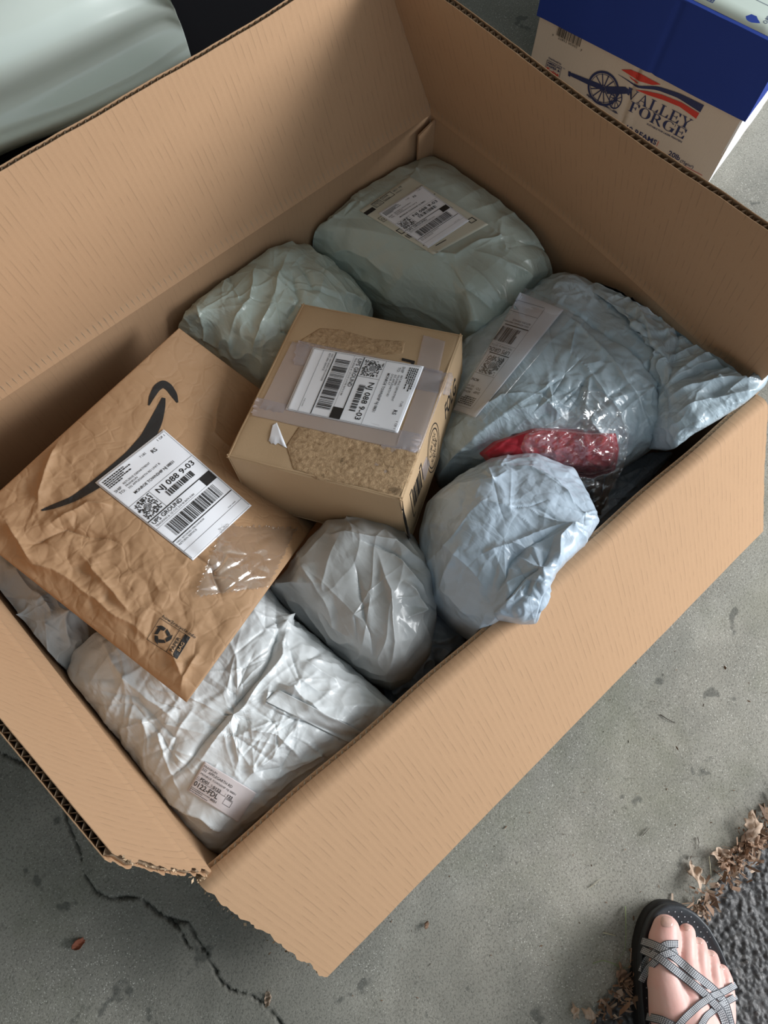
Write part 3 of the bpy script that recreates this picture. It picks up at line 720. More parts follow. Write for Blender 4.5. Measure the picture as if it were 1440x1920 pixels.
# 10 lower dark one in the right gap
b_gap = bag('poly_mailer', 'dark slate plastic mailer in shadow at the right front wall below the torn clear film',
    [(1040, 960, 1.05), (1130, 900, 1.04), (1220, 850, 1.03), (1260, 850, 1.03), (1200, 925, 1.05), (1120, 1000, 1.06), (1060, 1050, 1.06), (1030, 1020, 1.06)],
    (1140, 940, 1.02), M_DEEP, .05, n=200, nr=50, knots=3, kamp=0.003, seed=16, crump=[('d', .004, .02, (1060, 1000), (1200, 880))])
T_BACK, T_MID, T_PALE = bvh_of(b_back), bvh_of(b_mid), bvh_of(b_pale)

# labels on the mailers (children of their mailer)
def add_label(parent, tree, c, w, h, art, lname='shipping_label', m=M_PAPER, off=.0015, ml=.35, **k):
    o, t = put_sheet(lname, c, tree, m, parent, off=off, **k)
    p = None
    if art is not None: p = put_art('label_print', art, c, w, h, t, M_PRINT, o, off=.0004, maxlen=ml)
    return o, t
old = Art(); old.rect(.0, .0, .75, .62); old.frame(.85, .08, 1.5, .55, .03); old.rect(.85, .3, 1.5, .32); old.rect(1.17, .08, 1.19, .55); old.text('CK', .9, .27, .15); old.text('49', 1.22, .27, .15); old.text('F1', .9, .5, .12); old.text('79', 1.22, .5, .12)
old.frame(1.6, .08, 2.4, .5, .03); old.text('EWR', 1.68, .3, .15); old.text('MON', 1.68, .48, .12); old.text('0831 NJ', 2.5, .3, .14); old.text('CYCLE 1', 2.5, .5, .1)
old.frame(.2, 1.25, .62, 1.75, .03); old.text('QZ', .27, 1.6, .2); old.rect(.2, 4.9, .5, 4.98); old.frame(.1, 2.8, .45, 3.3, .06); old.barcode(.12, 3.5, .4, 3.9, 5, 3); old.rect(3.7, 2.0, 3.9, 2.05); old.rect(3.62, 2.7, 3.7, 3.6); old.frame(3.45, 4.9, 3.85, 5.3, .05); old.rect(.7, 5.4, 1.5, 5.46)
old.rect(.3, 4.2, .42, 4.9); old.text('OHD', 3.5, 1.1, .14)
cold = [(674, 395), (768, 331), (916, 421), (813, 478)]
o1, t1 = add_label(b_back, T_BACK, cold, 4, 6, old, m=M_OLDPAPER, seed=2)
o1['label'] = 'aged yellowish label under a newer one'
t1o, t1t = put_sheet('shipping_label', [(709, 400), (791, 348), (880, 414), (803, 465)], t1, M_PAPER, b_back, off=.0012)
put_art('label_print', shipping_art(3), [(709, 400), (791, 348), (880, 414), (803, 465)], 4, 6, t1t, M_PRINT, t1o, off=.0004, maxlen=.5)
# pouch label, upside down, on the middle right mailer
M_POUCH = mat('pouch_paper', (.66, .67, .72), .4)
pc = [(899, 786), (745, 742), (930, 525), (1060, 580)]
po, pt_ = put_sheet('pouch_insert', [(892, 783), (850, 768), (975, 548), (1057, 581)], T_MID, M_POUCH, b_mid, off=.003, smooth=14)
put_art('label_print', shipping_art(9), [(884, 770), (766, 733), (905, 540), (1026, 576)], 4, 6, pt_, M_PRINT, po, off=.0006, maxlen=.4)
put_sheet('clear_pouch', [(905, 790), (838, 770), (985, 540), (1080, 585)], T_MID, M_POUCHFILM, b_mid, off=.0065, smooth=10)
# routing sticker on the pale mailer
rt = Art(); rt.text('FRANKLIN', .15, .33, .14, 1.0); rt.text('332  APPLEGARTH RD', .15, .58, .19, 2.3); rt.text('MONROE TOWNSHIP NJ 08831', .2, .86, .14, 2.7)
rt.text('C:', .15, 1.2, .16); rt.text('PD01', .38, 1.22, .22, .62, bold=.02); rt.text('S:', 1.2, 1.2, .16); rt.text('0122', 1.38, 1.24, .2, .6, bold=.02); rt.text(': 122', 2.3, 1.22, .2, .55, bold=.02); rt.rect(.12, 1.27, 3.0, 1.29)
rt.text('0122-FDL', .15, 1.72, .36, 1.85, bold=.01); rt.frame(2.45, 1.35, 3.0, 1.75, .02); rt.rect(2.6, 1.3, 2.95, 1.315); rt.text('0021', 1.62, 1.98, .15, .45, bold=.02)
r = random.Random(4)
for yy in (1.86, 1.97, 2.1):
    x = .12
    while x < (1.5, 1.0, 2.9)[int((yy-1.8)/.1) % 3]:
        w = r.uniform(.03, .08); rt.rect(x, yy, x+w, yy+.05); x += w+.035
M_STICK = mat('sticker_paper', (.66, .60, .60), .45)
add_label(b_pale, T_PALE, [(383, 1427), (481, 1487), (447, 1542), (351, 1482)], 4, 2.25, rt, 'routing_sticker', M_STICK, ml=.4, smooth=10, off=.002)
put_sheet('poly_flap', [(498, 1315), (520, 1292), (690, 1378), (672, 1402)], T_PALE, M_WHITE, b_pale, off=.003, smooth=3)
# ------------------------------------------------------------------ draped pieces seen from above
def draped(name, outline, tree, m, parent, off=.004, crump=(), hfall=.95, n=200, nr=50, dome=.01, smooth=6, thick=.0006, seed=1, edge=0.0):
    """a loose sheet with this outline laid over what is beneath it"""
    rim = resample(np.array(outline, float), n, smooth=1); c = rim.mean(0); s = np.linspace(0.01, 1, nr)**.8
    D = np.zeros((nr, n)); dirs = np.zeros((nr, n, 3)); pos = np.zeros((nr, n, 3))
    for i in range(nr):
        for j in range(n):
            p = c+s[i]*(rim[j]-c); d = ray(p[0], p[1]); dirs[i, j] = d
            hit = tree.ray_cast(CV, d) if tree else (None,)*4
            D[i, j] = hit[3] if hit[0] is not None else np.nan
            if isinstance(hfall, (int, float)): f = hfall
            else: f = hfall(p[0], p[1])
            if np.isnan(D[i, j]): D[i, j] = f/-d[2]
    for _ in range(smooth):
        E_ = np.vstack([D[:1], D, D[-1:]]); D = (E_[:-2]+E_[2:]+np.roll(D, 1, 1)+np.roll(D, -1, 1)+2*D)/6
    V = CAM+dirs*D[..., None]
    lift = off+dome*(1-s[:, None]**2.5)
    for cr in crump:
        if cr[0] == 'f': lift = lift+cr[1]*facets(V, cr[2], seed*5)
        else: lift = lift+cr[1]*(1+perlin(V/cr[2]+seed))
    lift = lift*(edge+(1-edge)*np.clip((1-s[:, None])*12, 0, 1)) if edge < 1 else lift
    V = V-dirs*lift[..., None]; Bk = V+dirs*thick; K = n*nr
    F = list(grid_faces(nr, n, wrap=True))+list(grid_faces(nr, n, wrap=True, off=K, flip=True))
    F += [((nr-1)*n+j, (nr-1)*n+(j+1) % n, (nr-1)*n+(j+1) % n+K, (nr-1)*n+j+K) for j in range(n)]
    F += [tuple(range(n))[::-1], tuple(range(K, K+n))]
    o = mesh(name, np.vstack([V.reshape(-1, 3), Bk.reshape(-1, 3)]), F, m, parent, smooth=True)
    bm = bmesh.new(); bm.from_mesh(o.data); bmesh.ops.recalc_face_normals(bm, faces=bm.faces); bm.to_mesh(o.data); bm.free()
    o.data.polygons.foreach_set('use_smooth', [True]*len(o.data.polygons)); return o
def fabric(name, c):
    m = mat(name, c, .85, Sheen_Weight=.3); k = N(m); v = k.coord('Object'); f = k.noise(v, 40, 3)
    k.l(k.mix(k.math('MULTIPLY', f, .5), c, tuple(x*.6 for x in c)), k.b.inputs['Base Color']); k.l(k.bump(k.noise(v, 600, 2), .3, .001), k.b.inputs['Normal']); return m
gar = draped('red_garment', [(898, 850), (925, 828), (965, 815), (1000, 803), (1060, 806), (1110, 812), (1155, 812), (1160, 845), (1153, 880), (1110, 892), (1060, 888), (1020, 872), (960, 872), (915, 868)],
             T_MID, fabric('red_fleece', (.55, .02, .04)), None, off=.010, crump=[('f', .006, .02), ('n', .003, .015)], dome=.012, seed=3)
tag(gar, 'bright red folded garment showing through torn film beside the pale blue mailer', 'garment')
T_GAR = bvh_of(gar)
blk = draped('black_garment', [(950, 862), (1000, 865), (1060, 885), (1110, 890), (1150, 880), (1150, 905), (1130, 960), (1135, 975), (1100, 960), (1060, 930), (1010, 905), (960, 885)],
             T_MID, fabric('black_cloth', (.012, .012, .013)), None, off=.006, crump=[('f', .006, .02)], hfall=lambda x, y: .965+.0006*(y-860), dome=.008, seed=5)
tag(blk, 'black cloth bundled just below the bright red garment', 'garment')
film = draped('clear_film_wrap', [(975, 840), (985, 815), (1040, 790), (1085, 760), (1098, 730), (1130, 735), (1165, 770), (1180, 810), (1175, 850), (1168, 880), (1140, 930), (1145, 985), (1125, 975), (1095, 925), (1060, 905), (1010, 890)],
              T_GAR, M_FILM, None, off=.006, crump=[('f', .014, .022), ('f', .006, .010)], hfall=lambda x, y: (.885 if y < 800 else .915+.0006*(y-860)), dome=.006, seed=8, edge=1.0, smooth=2)
tag(film, 'crinkled clear plastic film wrapped over the red and black garments', 'plastic wrap')

lc = draped('loose_corner', [(958, 1118), (985, 1085), (1020, 1062), (1048, 1062), (1040, 1085), (1017, 1120), (1003, 1170), (985, 1168), (935, 1164), (925, 1150)], bvh_of(b_front), M_LIGHT, b_front, off=.004, crump=[('f', .005, .018)], hfall=.860, n=160, nr=30, dome=.003, smooth=3, edge=.6, seed=4)
# ------------------------------------------------------------------ brown paper mailer
def kraftpaper():
    c = (.43, .262, .145); m = mat('kraft_paper', c, .62); k = N(m); v = k.coord('Object')
    k.b.inputs['Specular IOR Level'].default_value = .35
    f = k.noise(v, 300, 4, .7); g = k.noise(v, 6, 3)
    col = k.mix(k.math('MULTIPLY', f, .35), c, (.33, .20, .11)); col = k.mix(k.math('MULTIPLY', g, .35), col, (.49, .30, .165))
    k.l(col, k.b.inputs['Base Color']); vo = k.n('ShaderNodeTexVoronoi'); vo.feature = 'DISTANCE_TO_EDGE'
    wv = k.n('ShaderNodeVectorMath'); wv.operation = 'ADD'; nz = k.n('ShaderNodeTexNoise'); k.l(v, nz.inputs['Vector']); nz.inputs['Scale'].default_value = 18
    sc = k.n('ShaderNodeVectorMath'); sc.operation = 'SCALE'; k.l(nz.outputs['Color'], sc.inputs[0]); sc.inputs['Scale'].default_value = .05
    k.l(v, wv.inputs[0]); k.l(sc.outputs[0], wv.inputs[1]); k.l(wv.outputs[0], vo.inputs['Vector']); vo.inputs['Scale'].default_value = 40
    rr = k.ramp(vo.outputs[0], [(0, G3(0)), (.12, G3(1))]); k.l(k.bump(f, .1, .0006, k.bump(rr, .25, .0015)), k.b.inputs['Normal']); return m
M_KRAFT = kraftpaper()
def paper_mailer():
    A, B, Cc, D = P(336, 616, .885), P(672, 870, 1.06), P(350, 1317, .860), P(-70, 985, .835)
    nu = 330; nv = 330; s, t = np.meshgrid(np.linspace(0, 1, nu), np.linspace(0, 1, nv))       # s: A to B, t: A to D
    e = s[..., None]; f = t[..., None]
    base = (1-e)*(1-f)*A+e*(1-f)*B+e*f*Cc+(1-e)*f*D
    kk = .062*np.sin(np.pi*np.clip((t-.22)/.78, 0, 1))**.8*s**1.3; base = base+(CAM-base)*kk[..., None]
    dd_ = np.linalg.norm(base[..., :2]-P(590, 905, 1.0)[:2], axis=-1); base = base-(CAM-base)*(.055*np.exp(-(dd_/.105)**3))[..., None]      # pressed down by the parcel
    # keep to the photograph's straight sides, swell a little in the middle
    th = .011*(16*s*(1-s)*t*(1-t))**.45
    base[..., 2] += .012*np.sin(np.pi*s)*np.sin(np.pi*t)
    p = base.copy(); p[..., 2] = 0
    m1 = np.clip(.25+1.5*perlin(p*7+4), 0.08, 1); corner = np.clip((t-.55)/.35, 0, 1); m1 = np.clip(m1*.6+.75*corner, .1, 1)
    m1 *= 1-.85*np.exp(-(np.linalg.norm(p[..., :2]-P(320, 925, .86)[:2], axis=-1)/.075)**4)
    dz = m1*(.0050*(facets(p, .055, 2)-facets(p, .05, 9))+.0022*(facets(p, .022, 5)-facets(p, .025, 12)))+.004*perlin(p*14)+.0012*m1*folds(p, B-Cc, .03, .15, 3)
    for amp, wid, pts in [(.010, .007, [(110, 1000), (180, 960), (230, 960)]), (-.007, .006, [(60, 1040), (140, 1010), (250, 1030)]), (.008, .006, [(30, 985), (60, 1040), (90, 1075)]), (.007, .006, [(120, 830), (100, 900), (90, 970)]), (.006, .006, [(400, 700), (390, 780), (470, 830)]),
                          (.006, .006, [(0, 1050), (120, 1080), (200, 1140), (330, 1230)]), (.007, .005, [(380, 1230), (350, 1270), (345, 1300)]), (.006, .004, [(330, 1220), (345, 1270)]), (.006, .005, [(170, 1060), (230, 1120), (260, 1160)]), (-.005, .005, [(330, 1010), (400, 1070), (420, 1130)])]:
        pl = np.array([P(x, y, .865) for x, y in pts]); d, fr = seg_dist(p[..., :2]+.004*np.stack([perlin(p*30), perlin(p*30+5)], -1), pl)
        dz += amp*np.exp(-d/wid)*np.clip(np.sin(np.clip(fr, .05, .95)*np.pi)*1.5, 0, 1)
    ed = np.clip(np.minimum(np.minimum(s, 1-s), np.minimum(t, 1-t))/.05, .12, 1)
    top = base.copy(); top[..., 2] += dz*ed+th+.0012
    bot = base.copy(); bot[..., 2] += dz*ed-th-.0004
    K = nu*nv; F = list(grid_faces(nv, nu))+list(grid_faces(nv, nu, off=K, flip=True))
    rim = [j for j in range(nu)]+[i*nu+nu-1 for i in range(1, nv)]+[(nv-1)*nu+j for j in range(nu-2, -1, -1)]+[i*nu for i in range(nv-2, 0, -1)]
    F += [(x, y, y+K, x+K) for x, y in zip(rim[1:]+rim[:1], rim)]
    o = mesh('paper_mailer', np.vstack([top.reshape(-1, 3), bot.reshape(-1, 3)]), F, M_KRAFT, None, smooth=True)
    tree = BVHTree.FromPolygons([Vector(v) for v in top.reshape(-1, 3)], [tuple(int(q) for q in f) for f in grid_faces(nv, nu)])
    return o, tree
pm, T_PM = paper_mailer()
tag(pm, 'wrinkled brown kraft paper mailer with a black curved arrow mark, lying over the left mailers', 'mailer')
unit = [(0, 0), (1440, 0), (1440, 1920), (0, 1920)]
a = Art()
a.strip([(78, 957, 3), (100, 950, 9), (135, 937, 11), (170, 915, 17), (205, 890, 23), (245, 858, 26), (275, 825, 27), (293, 790, 24), (303, 762, 15), (307, 746, 7)])
hd = [(276, 761), (279, 744), (288, 726), (298, 715), (307, 712), (318, 716), (327, 730), (333, 748), (334, 757), (328, 755), (318, 738), (309, 730), (302, 731), (290, 744), (281, 757)]
a.strip([(279, 760, 3), (284, 745, 10), (294, 727, 14), (306, 719, 14), (317, 726, 14), (327, 741, 12), (333, 755, 3)])
put_art('curved_arrow_mark', a, unit, 1440, 1920, T_PM, M_PRINT, pm, off=.0006, maxlen=6)
c = [(178, 905), (307, 805), (472, 948), (362, 1051)]
lo, lt = put_sheet('shipping_label', c, T_PM, M_PAPER, pm, off=.0015, n=40, m=30, smooth=4)
put_art('label_print', shipping_art(1), c, 4, 6, lt, M_PRINT, lo, off=.0005, maxlen=.4)
a = Art(); a.frame(0, 0, 100, 72, 1.2); a.rect(63, 0, 64.5, 72); a.text('how2recycle.info', 4, -4, 9, 108, bold=.008)
a.poly([(83, 0), (100, 0), (100, 72), (83, 72)])
a.text('PAPER', 79, 64, 10.5, 46, bold=.01, rot=-math.pi/2)
import math as _m
for k in range(3):                                         # three bent chasing arrows
    A0 = -_m.pi/2+k*2*_m.pi/3
    def rp(x, y): return (31+_m.cos(A0)*x-_m.sin(A0)*y, 38+(_m.sin(A0)*x+_m.cos(A0)*y)*1.0)
    a.poly([rp(22, -14), rp(12, -17), rp(12, -3), rp(22, -1)]); a.poly([rp(23, 2), rp(13, 2), rp(5, 15), rp(13, 20)])
    a.poly([rp(1, 13), rp(17, 24), rp(3, 27)])
ic = [(300, 1158), (357, 1195), (332, 1236), (275, 1199)]
put_art('recycling_mark', a, ic, 100, 72, T_PM, M_PRINT, pm, off=.0006, maxlen=12)
a = Art(); a.text('BAG', 95.5, 52, 9.5, 28, bold=.01, rot=-math.pi/2)
put_art('recycling_mark_letters', a, ic, 100, 72, T_PM, mat('kraft_letters', (.49, .305, .165), .7), pm, off=.0011, maxlen=12)
M_TAPE2 = clearfilm('crinkled_tape', (1, 1, .98), .03, .3, .16, .13)
ct, _t = put_sheet('clear_tape', [(366, 1118), (418, 985), (556, 990), (503, 1100)], T_PM, M_TAPE2, pm, off=.0025, n=60, m=60, smooth=0, rag=.03,
                   curl=lambda x, y: .008*np.clip(facets(np.stack([x*.14, y*.1, 0*x], -1), .04, 4), 0, 1))

# ------------------------------------------------------------------ small parcel
PC = np.array([[.353, .557, -.932], [.475, .357, -.897], [.245, .222, -.868], [.123, .422, -.903]])*.96     # top corners
DN = (np.array([.121, .396, -1.041])-np.array([.123, .422, -.903]))*.96*.93
PC = PC+CAM; T1, T2, T3, T4 = PC
def parcel():
    root = empty('cardboard_parcel', tuple((T1+T3)/2+DN), 'small brown cardboard parcel with a white shipping label and torn patches, on the mailers', 'parcel')
    th = .0035; n = DN/np.linalg.norm(DN)
    def face(name, a, b, c, d, nu=40, nv=30, amp=.0012, seed=1, inset=0.0):
        s, t = np.meshgrid(np.linspace(inset, 1-inset, nu), np.linspace(inset, 1-inset, nv)); e = s[..., None]; f = t[..., None]
        q = (1-e)*(1-f)*a+e*(1-f)*b+e*f*c+(1-e)*f*d
        nn = np.cross(b-a, d-a); nn /= np.linalg.norm(nn)
        ctr = (T1+T3)/2+DN/2
        if nn@((a+c)/2-ctr) < 0: nn = -nn
        lip = np.minimum(np.minimum(s, 1-s)*np.linalg.norm(b-a), np.minimum(t, 1-t)*np.linalg.norm(d-a))
        dsp = amp*perlin(q*18+seed)-.002*np.exp(-lip/.0025)
        o_ = q+nn*dsp[..., None]; i_ = q-nn*th; K = nu*nv
        F = list(grid_faces(nv, nu))+list(grid_faces(nv, nu, off=K, flip=True))
        rim = [j for j in range(nu)]+[i*nu+nu-1 for i in range(1, nv)]+[(nv-1)*nu+j for j in range(nu-2, -1, -1)]+[i*nu for i in range(nv-2, 0, -1)]
        F += [(x, y, y+K, x+K) for x, y in zip(rim[1:]+rim[:1], rim)]
        uv = np.stack([s*np.linalg.norm(b-a), t*np.linalg.norm(d-a)], -1).reshape(-1, 2)
        o = mesh(name, np.vstack([o_.reshape(-1, 3), i_.reshape(-1, 3)]), F, M_SMALL, root, smooth=True, uv=np.vstack([uv, uv]))
        bm = bmesh.new(); bm.from_mesh(o.data); bmesh.ops.recalc_face_normals(bm, faces=bm.faces); bm.to_mesh(o.data); bm.free()
        md = o.modifiers.new('es', 'EDGE_SPLIT'); md.split_angle = math.radians(50)
        o.data.polygons.foreach_set('use_smooth', [True]*len(o.data.polygons)); return o
    top = face('top_panel', T1, T2, T3, T4, 90, 90)
    fr = face('side_panel', T4, T3, T3+DN, T4+DN, seed=2); rt = face('side_panel', T3, T2, T2+DN, T3+DN, seed=3)
    face('side_panel', T2, T1, T1+DN, T2+DN, seed=4); face('side_panel', T1, T4, T4+DN, T1+DN, seed=5); face('bottom_panel', T4+DN, T3+DN, T2+DN, T1+DN, seed=6)
    # torn patches: bare fibrous layer
    def fibre():
        c = (.52, .36, .21); m = mat('torn_fibre', c, .95); k = N(m); v = k.coord('Object'); f = k.noise(v, 170, 5, .8, .6)
        d = k.ramp(k.noise(v, 34, 4, .7), [(.60, G3(0)), (.68, G3(1))]); col = k.ramp(f, [(.3, (.24, .145, .07)), (.6, c), (.8, (.56, .39, .23))])
        col = k.mix(k.math('MULTIPLY', d, .7), col, (.10, .062, .03)); k.l(col, k.b.inputs['Base Color']); k.l(k.bump(f, .8, .002), k.b.inputs['Normal']); return m
    MT = fibre(); tt = bvh_of(top)
    draped('torn_patch', [(536, 836), (560, 800), (620, 812), (690, 830), (762, 842), (790, 855), (772, 890), (755, 925), (735, 930), (690, 915), (640, 905), (595, 900), (570, 885), (550, 880)], tt, MT, root, off=.0004, crump=[('n', .0007, .006)], dome=.0003, smooth=0, edge=.3, n=260, nr=40)
    draped('torn_patch', [(560, 640), (600, 615), (640, 618), (700, 636), (760, 640), (755, 665), (700, 665), (640, 660), (590, 655)], tt, MT, root, off=.0003, crump=[('n', .0005, .006)], dome=.0003, smooth=0, edge=.3, n=160, nr=24)
    # tape strips
    for c in ([(560, 638), (850, 700), (842, 742), (548, 682)], [(482, 745), (792, 815), (778, 850), (470, 778)], [(548, 640), (592, 650), (530, 775), (486, 765)], [(796, 690), (842, 700), (785, 850), (740, 842)], [(716, 832), (752, 840), (728, 898), (696, 885)], [(794, 628), (835, 640), (822, 700), (780, 690)]):
        put_sheet('tape', c, tt, M_TAPE, root, off=.0011, n=14, m=14, smooth=2, rag=.01)
    cs, cst = put_sheet('torn_sticker', [(511, 797), (519, 792), (538, 838), (503, 829)], tt, M_PAPER, root, off=.0012, n=8, m=8, rag=.02)
    c = [(795, 687), (746, 812), (535, 768), (586, 651)]
    lo, lt = put_sheet('shipping_label', c, tt, M_PAPER, root, off=.0018, n=30, m=22, smooth=8)
    put_art('label_print', shipping_art(6, 1), c, 4, 6, lt, M_PRINT, lo, off=.0004, maxlen=.8)
    a = Art(); a.poly([(754, 671), (778, 677), (777, 682), (753, 676)]); a.poly([(773, 676), (778, 677), (775, 686), (770, 685)]); put_art('corner_mark', a, unit, 1440, 1920, tt, M_PRINT, root, off=.0006)
    # marks on the right face: width 100 from front corner to rear corner, height 50 down
    tr = bvh_of(rt); a = Art(); c = [(752, 940), (868, 618), (868, 756), (768, 1020)]
    a.text('FOLG', 71, 24, 10, 17, bold=.015); a.ring(51, 22, 15.2, 15.9, 40, ex=.62); a.ring(51, 22, 12.2, 13.0, 40, ex=.62)
    rr = random.Random(3)
    for _ in range(170):
        x, y = rr.uniform(-1, 1), rr.uniform(-1, 1)
        if x*x+y*y < .8: a.line(51+x*6.6, 22+y*11, 51+x*6.6+rr.uniform(-1, 1), 22+y*11+rr.uniform(-2, 2), .35)
    a.rect(12, 10, 12.7, 33); a.rect(12, 10, 16, 11.2); a.rect(12, 32, 16, 33); a.rect(32, 10, 32.7, 24); a.rect(29, 10, 32, 11.2)
    a.barcode(15, 12, 30, 27, 15, 8)
    put_art('side_print', a, c, 100, 45, tr, M_PRINT, root, off=.0007, maxlen=6)
    put_sheet('tape', [(790, 880), (800, 855), (806, 870), (796, 905)], tr, M_TAPE, root, off=.001, n=6, m=6)
    # open glued edge at the front corner
    q = [(751, 950), (756, 948), (770, 1008), (766, 1010)]; put_sheet('edge_gap', q, bvh_of(fr), M_PRINT, root, off=.0006, n=10, m=4, rag=.15)
    adopt(root)
parcel()
# ------------------------------------------------------------------ paper carton with blue lid
A_, B_ = P(1006, 29, .98), P(1397, 229, .98)
def carton():
    u = (B_-A_); Wd = np.linalg.norm(u); u /= Wd; nrm = np.cross([0, 0, 1.0], u); nrm = -nrm if nrm[0] < 0 else nrm     # away from the lens
    up_ = np.array([0, 0, 1.0]); dep = .285; zb = ROOT_Z; zl = A_[2]; zt = zl+.135; ins = .005
    root = empty('paper_carton', (*(A_[:2]+u[:2]*Wd/2+nrm[:2]*dep/2), zb), 'cream printed paper carton with a blue lid, standing behind the big box', 'carton')
    def W(x, y, z): return A_+u*x+nrm*y+up_*(z-zl)
    def wall(name, a, b, c, d, out, m, par, th=.0035, nu=50, nv=24, dent=None):
        s, t = np.meshgrid(np.linspace(0, 1, nu), np.linspace(0, 1, nv)); e = s[..., None]; f = t[..., None]
        q = (1-e)*(1-f)*a+e*(1-f)*b+e*f*c+(1-e)*f*d; dd = .0012*perlin(q*14)
        if dent is not None: dd = dd+dent(s*np.linalg.norm(b-a), t*np.linalg.norm(d-a))
        o1 = q+np.array(out)*dd[..., None]; o2 = q-np.array(out)*th; K = nu*nv
        F = list(grid_faces(nv, nu))+list(grid_faces(nv, nu, off=K, flip=True))
        rim = [j for j in range(nu)]+[i*nu+nu-1 for i in range(1, nv)]+[(nv-1)*nu+j for j in range(nu-2, -1, -1)]+[i*nu for i in range(nv-2, 0, -1)]
        F += [(x, y, y+K, x+K) for x, y in zip(rim[1:]+rim[:1], rim)]
        uv = np.stack([s*np.linalg.norm(b-a), t*np.linalg.norm(d-a)], -1).reshape(-1, 2)
        o = mesh(name, np.vstack([o1.reshape(-1, 3), o2.reshape(-1, 3)]), F, m, par, smooth=True, uv=np.vstack([uv, uv]))
        bm = bmesh.new(); bm.from_mesh(o.data); bmesh.ops.recalc_face_normals(bm, faces=bm.faces); bm.to_mesh(o.data); bm.free()
        md = o.modifiers.new('es', 'EDGE_SPLIT'); md.split_angle = math.radians(50); return o
    MC = cardboard('cream_printed_board', (.60, .51, .42), .25, .006); MWt = cardboard('white_board', (.80, .81, .82), .1, .006)
    MB = cardboard('blue_lid_board', (.018, .045, .26), .12, .006)
    crease = lambda s, t: -.0035*np.exp(-((s-(.205+.04*(t-.05)))/.004)**2)+.002*np.exp(-((s-(.214+.04*(t-.05)))/.006)**2)
    w0, w1, d0, d1 = ins, Wd-ins, ins, dep-ins; zh = zt-.006
    fr = wall('front_panel', W(w0, d0, zb), W(w1, d0, zb), W(w1, d0, zh), W(w0, d0, zh), -nrm, MC, root, nu=90, nv=40, dent=lambda s, t: crease(s, .14-t))
    wall('side_panel', W(w1, d0, zb), W(w1, d1, zb), W(w1, d1, zh), W(w1, d0, zh), u, MWt, root)
    wall('side_panel', W(w0, d0, zb), W(w0, d1, zb), W(w0, d1, zh), W(w0, d0, zh), -u, MC, root)
    wall('rear_panel', W(w0, d1, zb), W(w1, d1, zb), W(w1, d1, zh), W(w0, d1, zh), nrm, MWt, root)
    wall('bottom_panel', W(w0, d0, zb+.004), W(w1, d0, zb+.004), W(w1, d1, zb+.004), W(w0, d1, zb+.004), -up_, MC, root, nu=6, nv=6)
    lid = wall('lid', W(0, 0, zt), W(Wd, 0, zt), W(Wd, dep, zt), W(0, dep, zt), up_, MB, root)
    lid['label'] = 'deep blue carton lid'
    wall('lid_side', W(0, 0, zl), W(Wd, 0, zl), W(Wd, 0, zt), W(0, 0, zt), -nrm, MB, lid, nu=90, nv=30, dent=lambda s, t: -.0025*np.exp(-((s-(.232+.10*(.0-t)*-.25))/.005)**2))
    wall('lid_side', W(Wd, 0, zl), W(Wd, dep, zl), W(Wd, dep, zt), W(Wd, 0, zt), u, MB, lid)
    wall('lid_side', W(0, 0, zl), W(0, dep, zl), W(0, dep, zt), W(0, 0, zt), -u, MB, lid)
    wall('lid_side', W(0, dep, zl), W(Wd, dep, zl), W(Wd, dep, zt), W(0, dep, zt), nrm, MB, lid)
    def px(p):
        q = R@(np.array(p)-CAM); return 720+F_PX*q[0]/q[2], 960+F_PX*q[1]/q[2]
    # white paper label on the lid
    tl = bvh_of(lid); c = [px(W(.10, .008, zt)), px(W(Wd-.004, .008, zt)), px(W(Wd-.004, .25, zt)), px(W(.10, .25, zt))]
    ls, lst = put_sheet('lid_label', c, tl, mat('mint_paper', (.62, .70, .63), .35), root, off=.001, n=8, m=8)
    a = Art(); a.frame(272, 20, 305, 45, 1.6); a.text('ZSI', 276, 40, 14, 24, bold=.02, rot=0); a.text('PRO', 262, 40, 7, rot=-math.pi/2); a.rect(120, 60, 300, 60.8)
    a.frame(150, 12, 175, 34, 1.5); a.target(152, 14, 173, 32, 8)
    put_art('label_print', a, c, 305, 242, lst, mat('navy_print', (.02, .04, .14), .5), ls, off=.0006, maxlen=30)
    # front face artwork, millimetres from the upper left corner below the lid
    tf = bvh_of(fr); q = [px(W(0, d0, zl)), px(W(.4, d0, zl)), px(W(.4, d0, zl-.14)), px(W(0, d0, zl-.14))]
    NAVY = mat('navy_ink', (.018, .025, .09), .6); RED = mat('red_ink', (.55, .035, .02), .6)
    a = Art(); a.barcode(43, -6, 92, 20, 30, 21); a.text('9', 36, 25, 4); a.text('22852 00302', 48, 25, 4.2, 40); a.text('7', 95, 27, 5)
    put_art('barcode', a, q, 400, 140, tf, M_PRINT, fr, off=.0006)
    a = Art(); a.text('Distributed by', 40, 69, 3.6, 27, bold=.02); a.frame(38, 72, 70, 97, .9); a.text('AMERICAN', 40, 78.5, 4.2, 28, bold=.03); a.text('PAPER &', 40, 84.5, 4.6, 28, bold=.03); a.text('TM', 72, 74, 2.5)
    # cannon: trail, barrel, two spoked wheels
    a.poly([(86, 75), (92, 73), (150, 66), (160, 70), (158, 76), (128, 79), (92, 80)]); a.poly([(84, 73), (89, 72), (91, 82), (86, 82)])
    a.poly([(160, 66), (196, 48), (205, 50), (206, 57), (198, 62), (168, 78)]); a.poly([(203, 46), (208, 47), (208, 60), (204, 60)])
    a.ring(158, 72, 29.5, 34, 48, ex=.92); a.ring(158, 72, 26.8, 27.8, 48, ex=.92); a.ring(158, 72, 0, 4.6, 20); a.ring(158, 72, 6, 7.4, 20)
    for k in range(12):
        t = k*math.pi/6+.1; a.line(158+5*math.cos(t), 72+5*math.sin(t), 158+27*.92*math.cos(t), 72+29*math.sin(t), 2.0)
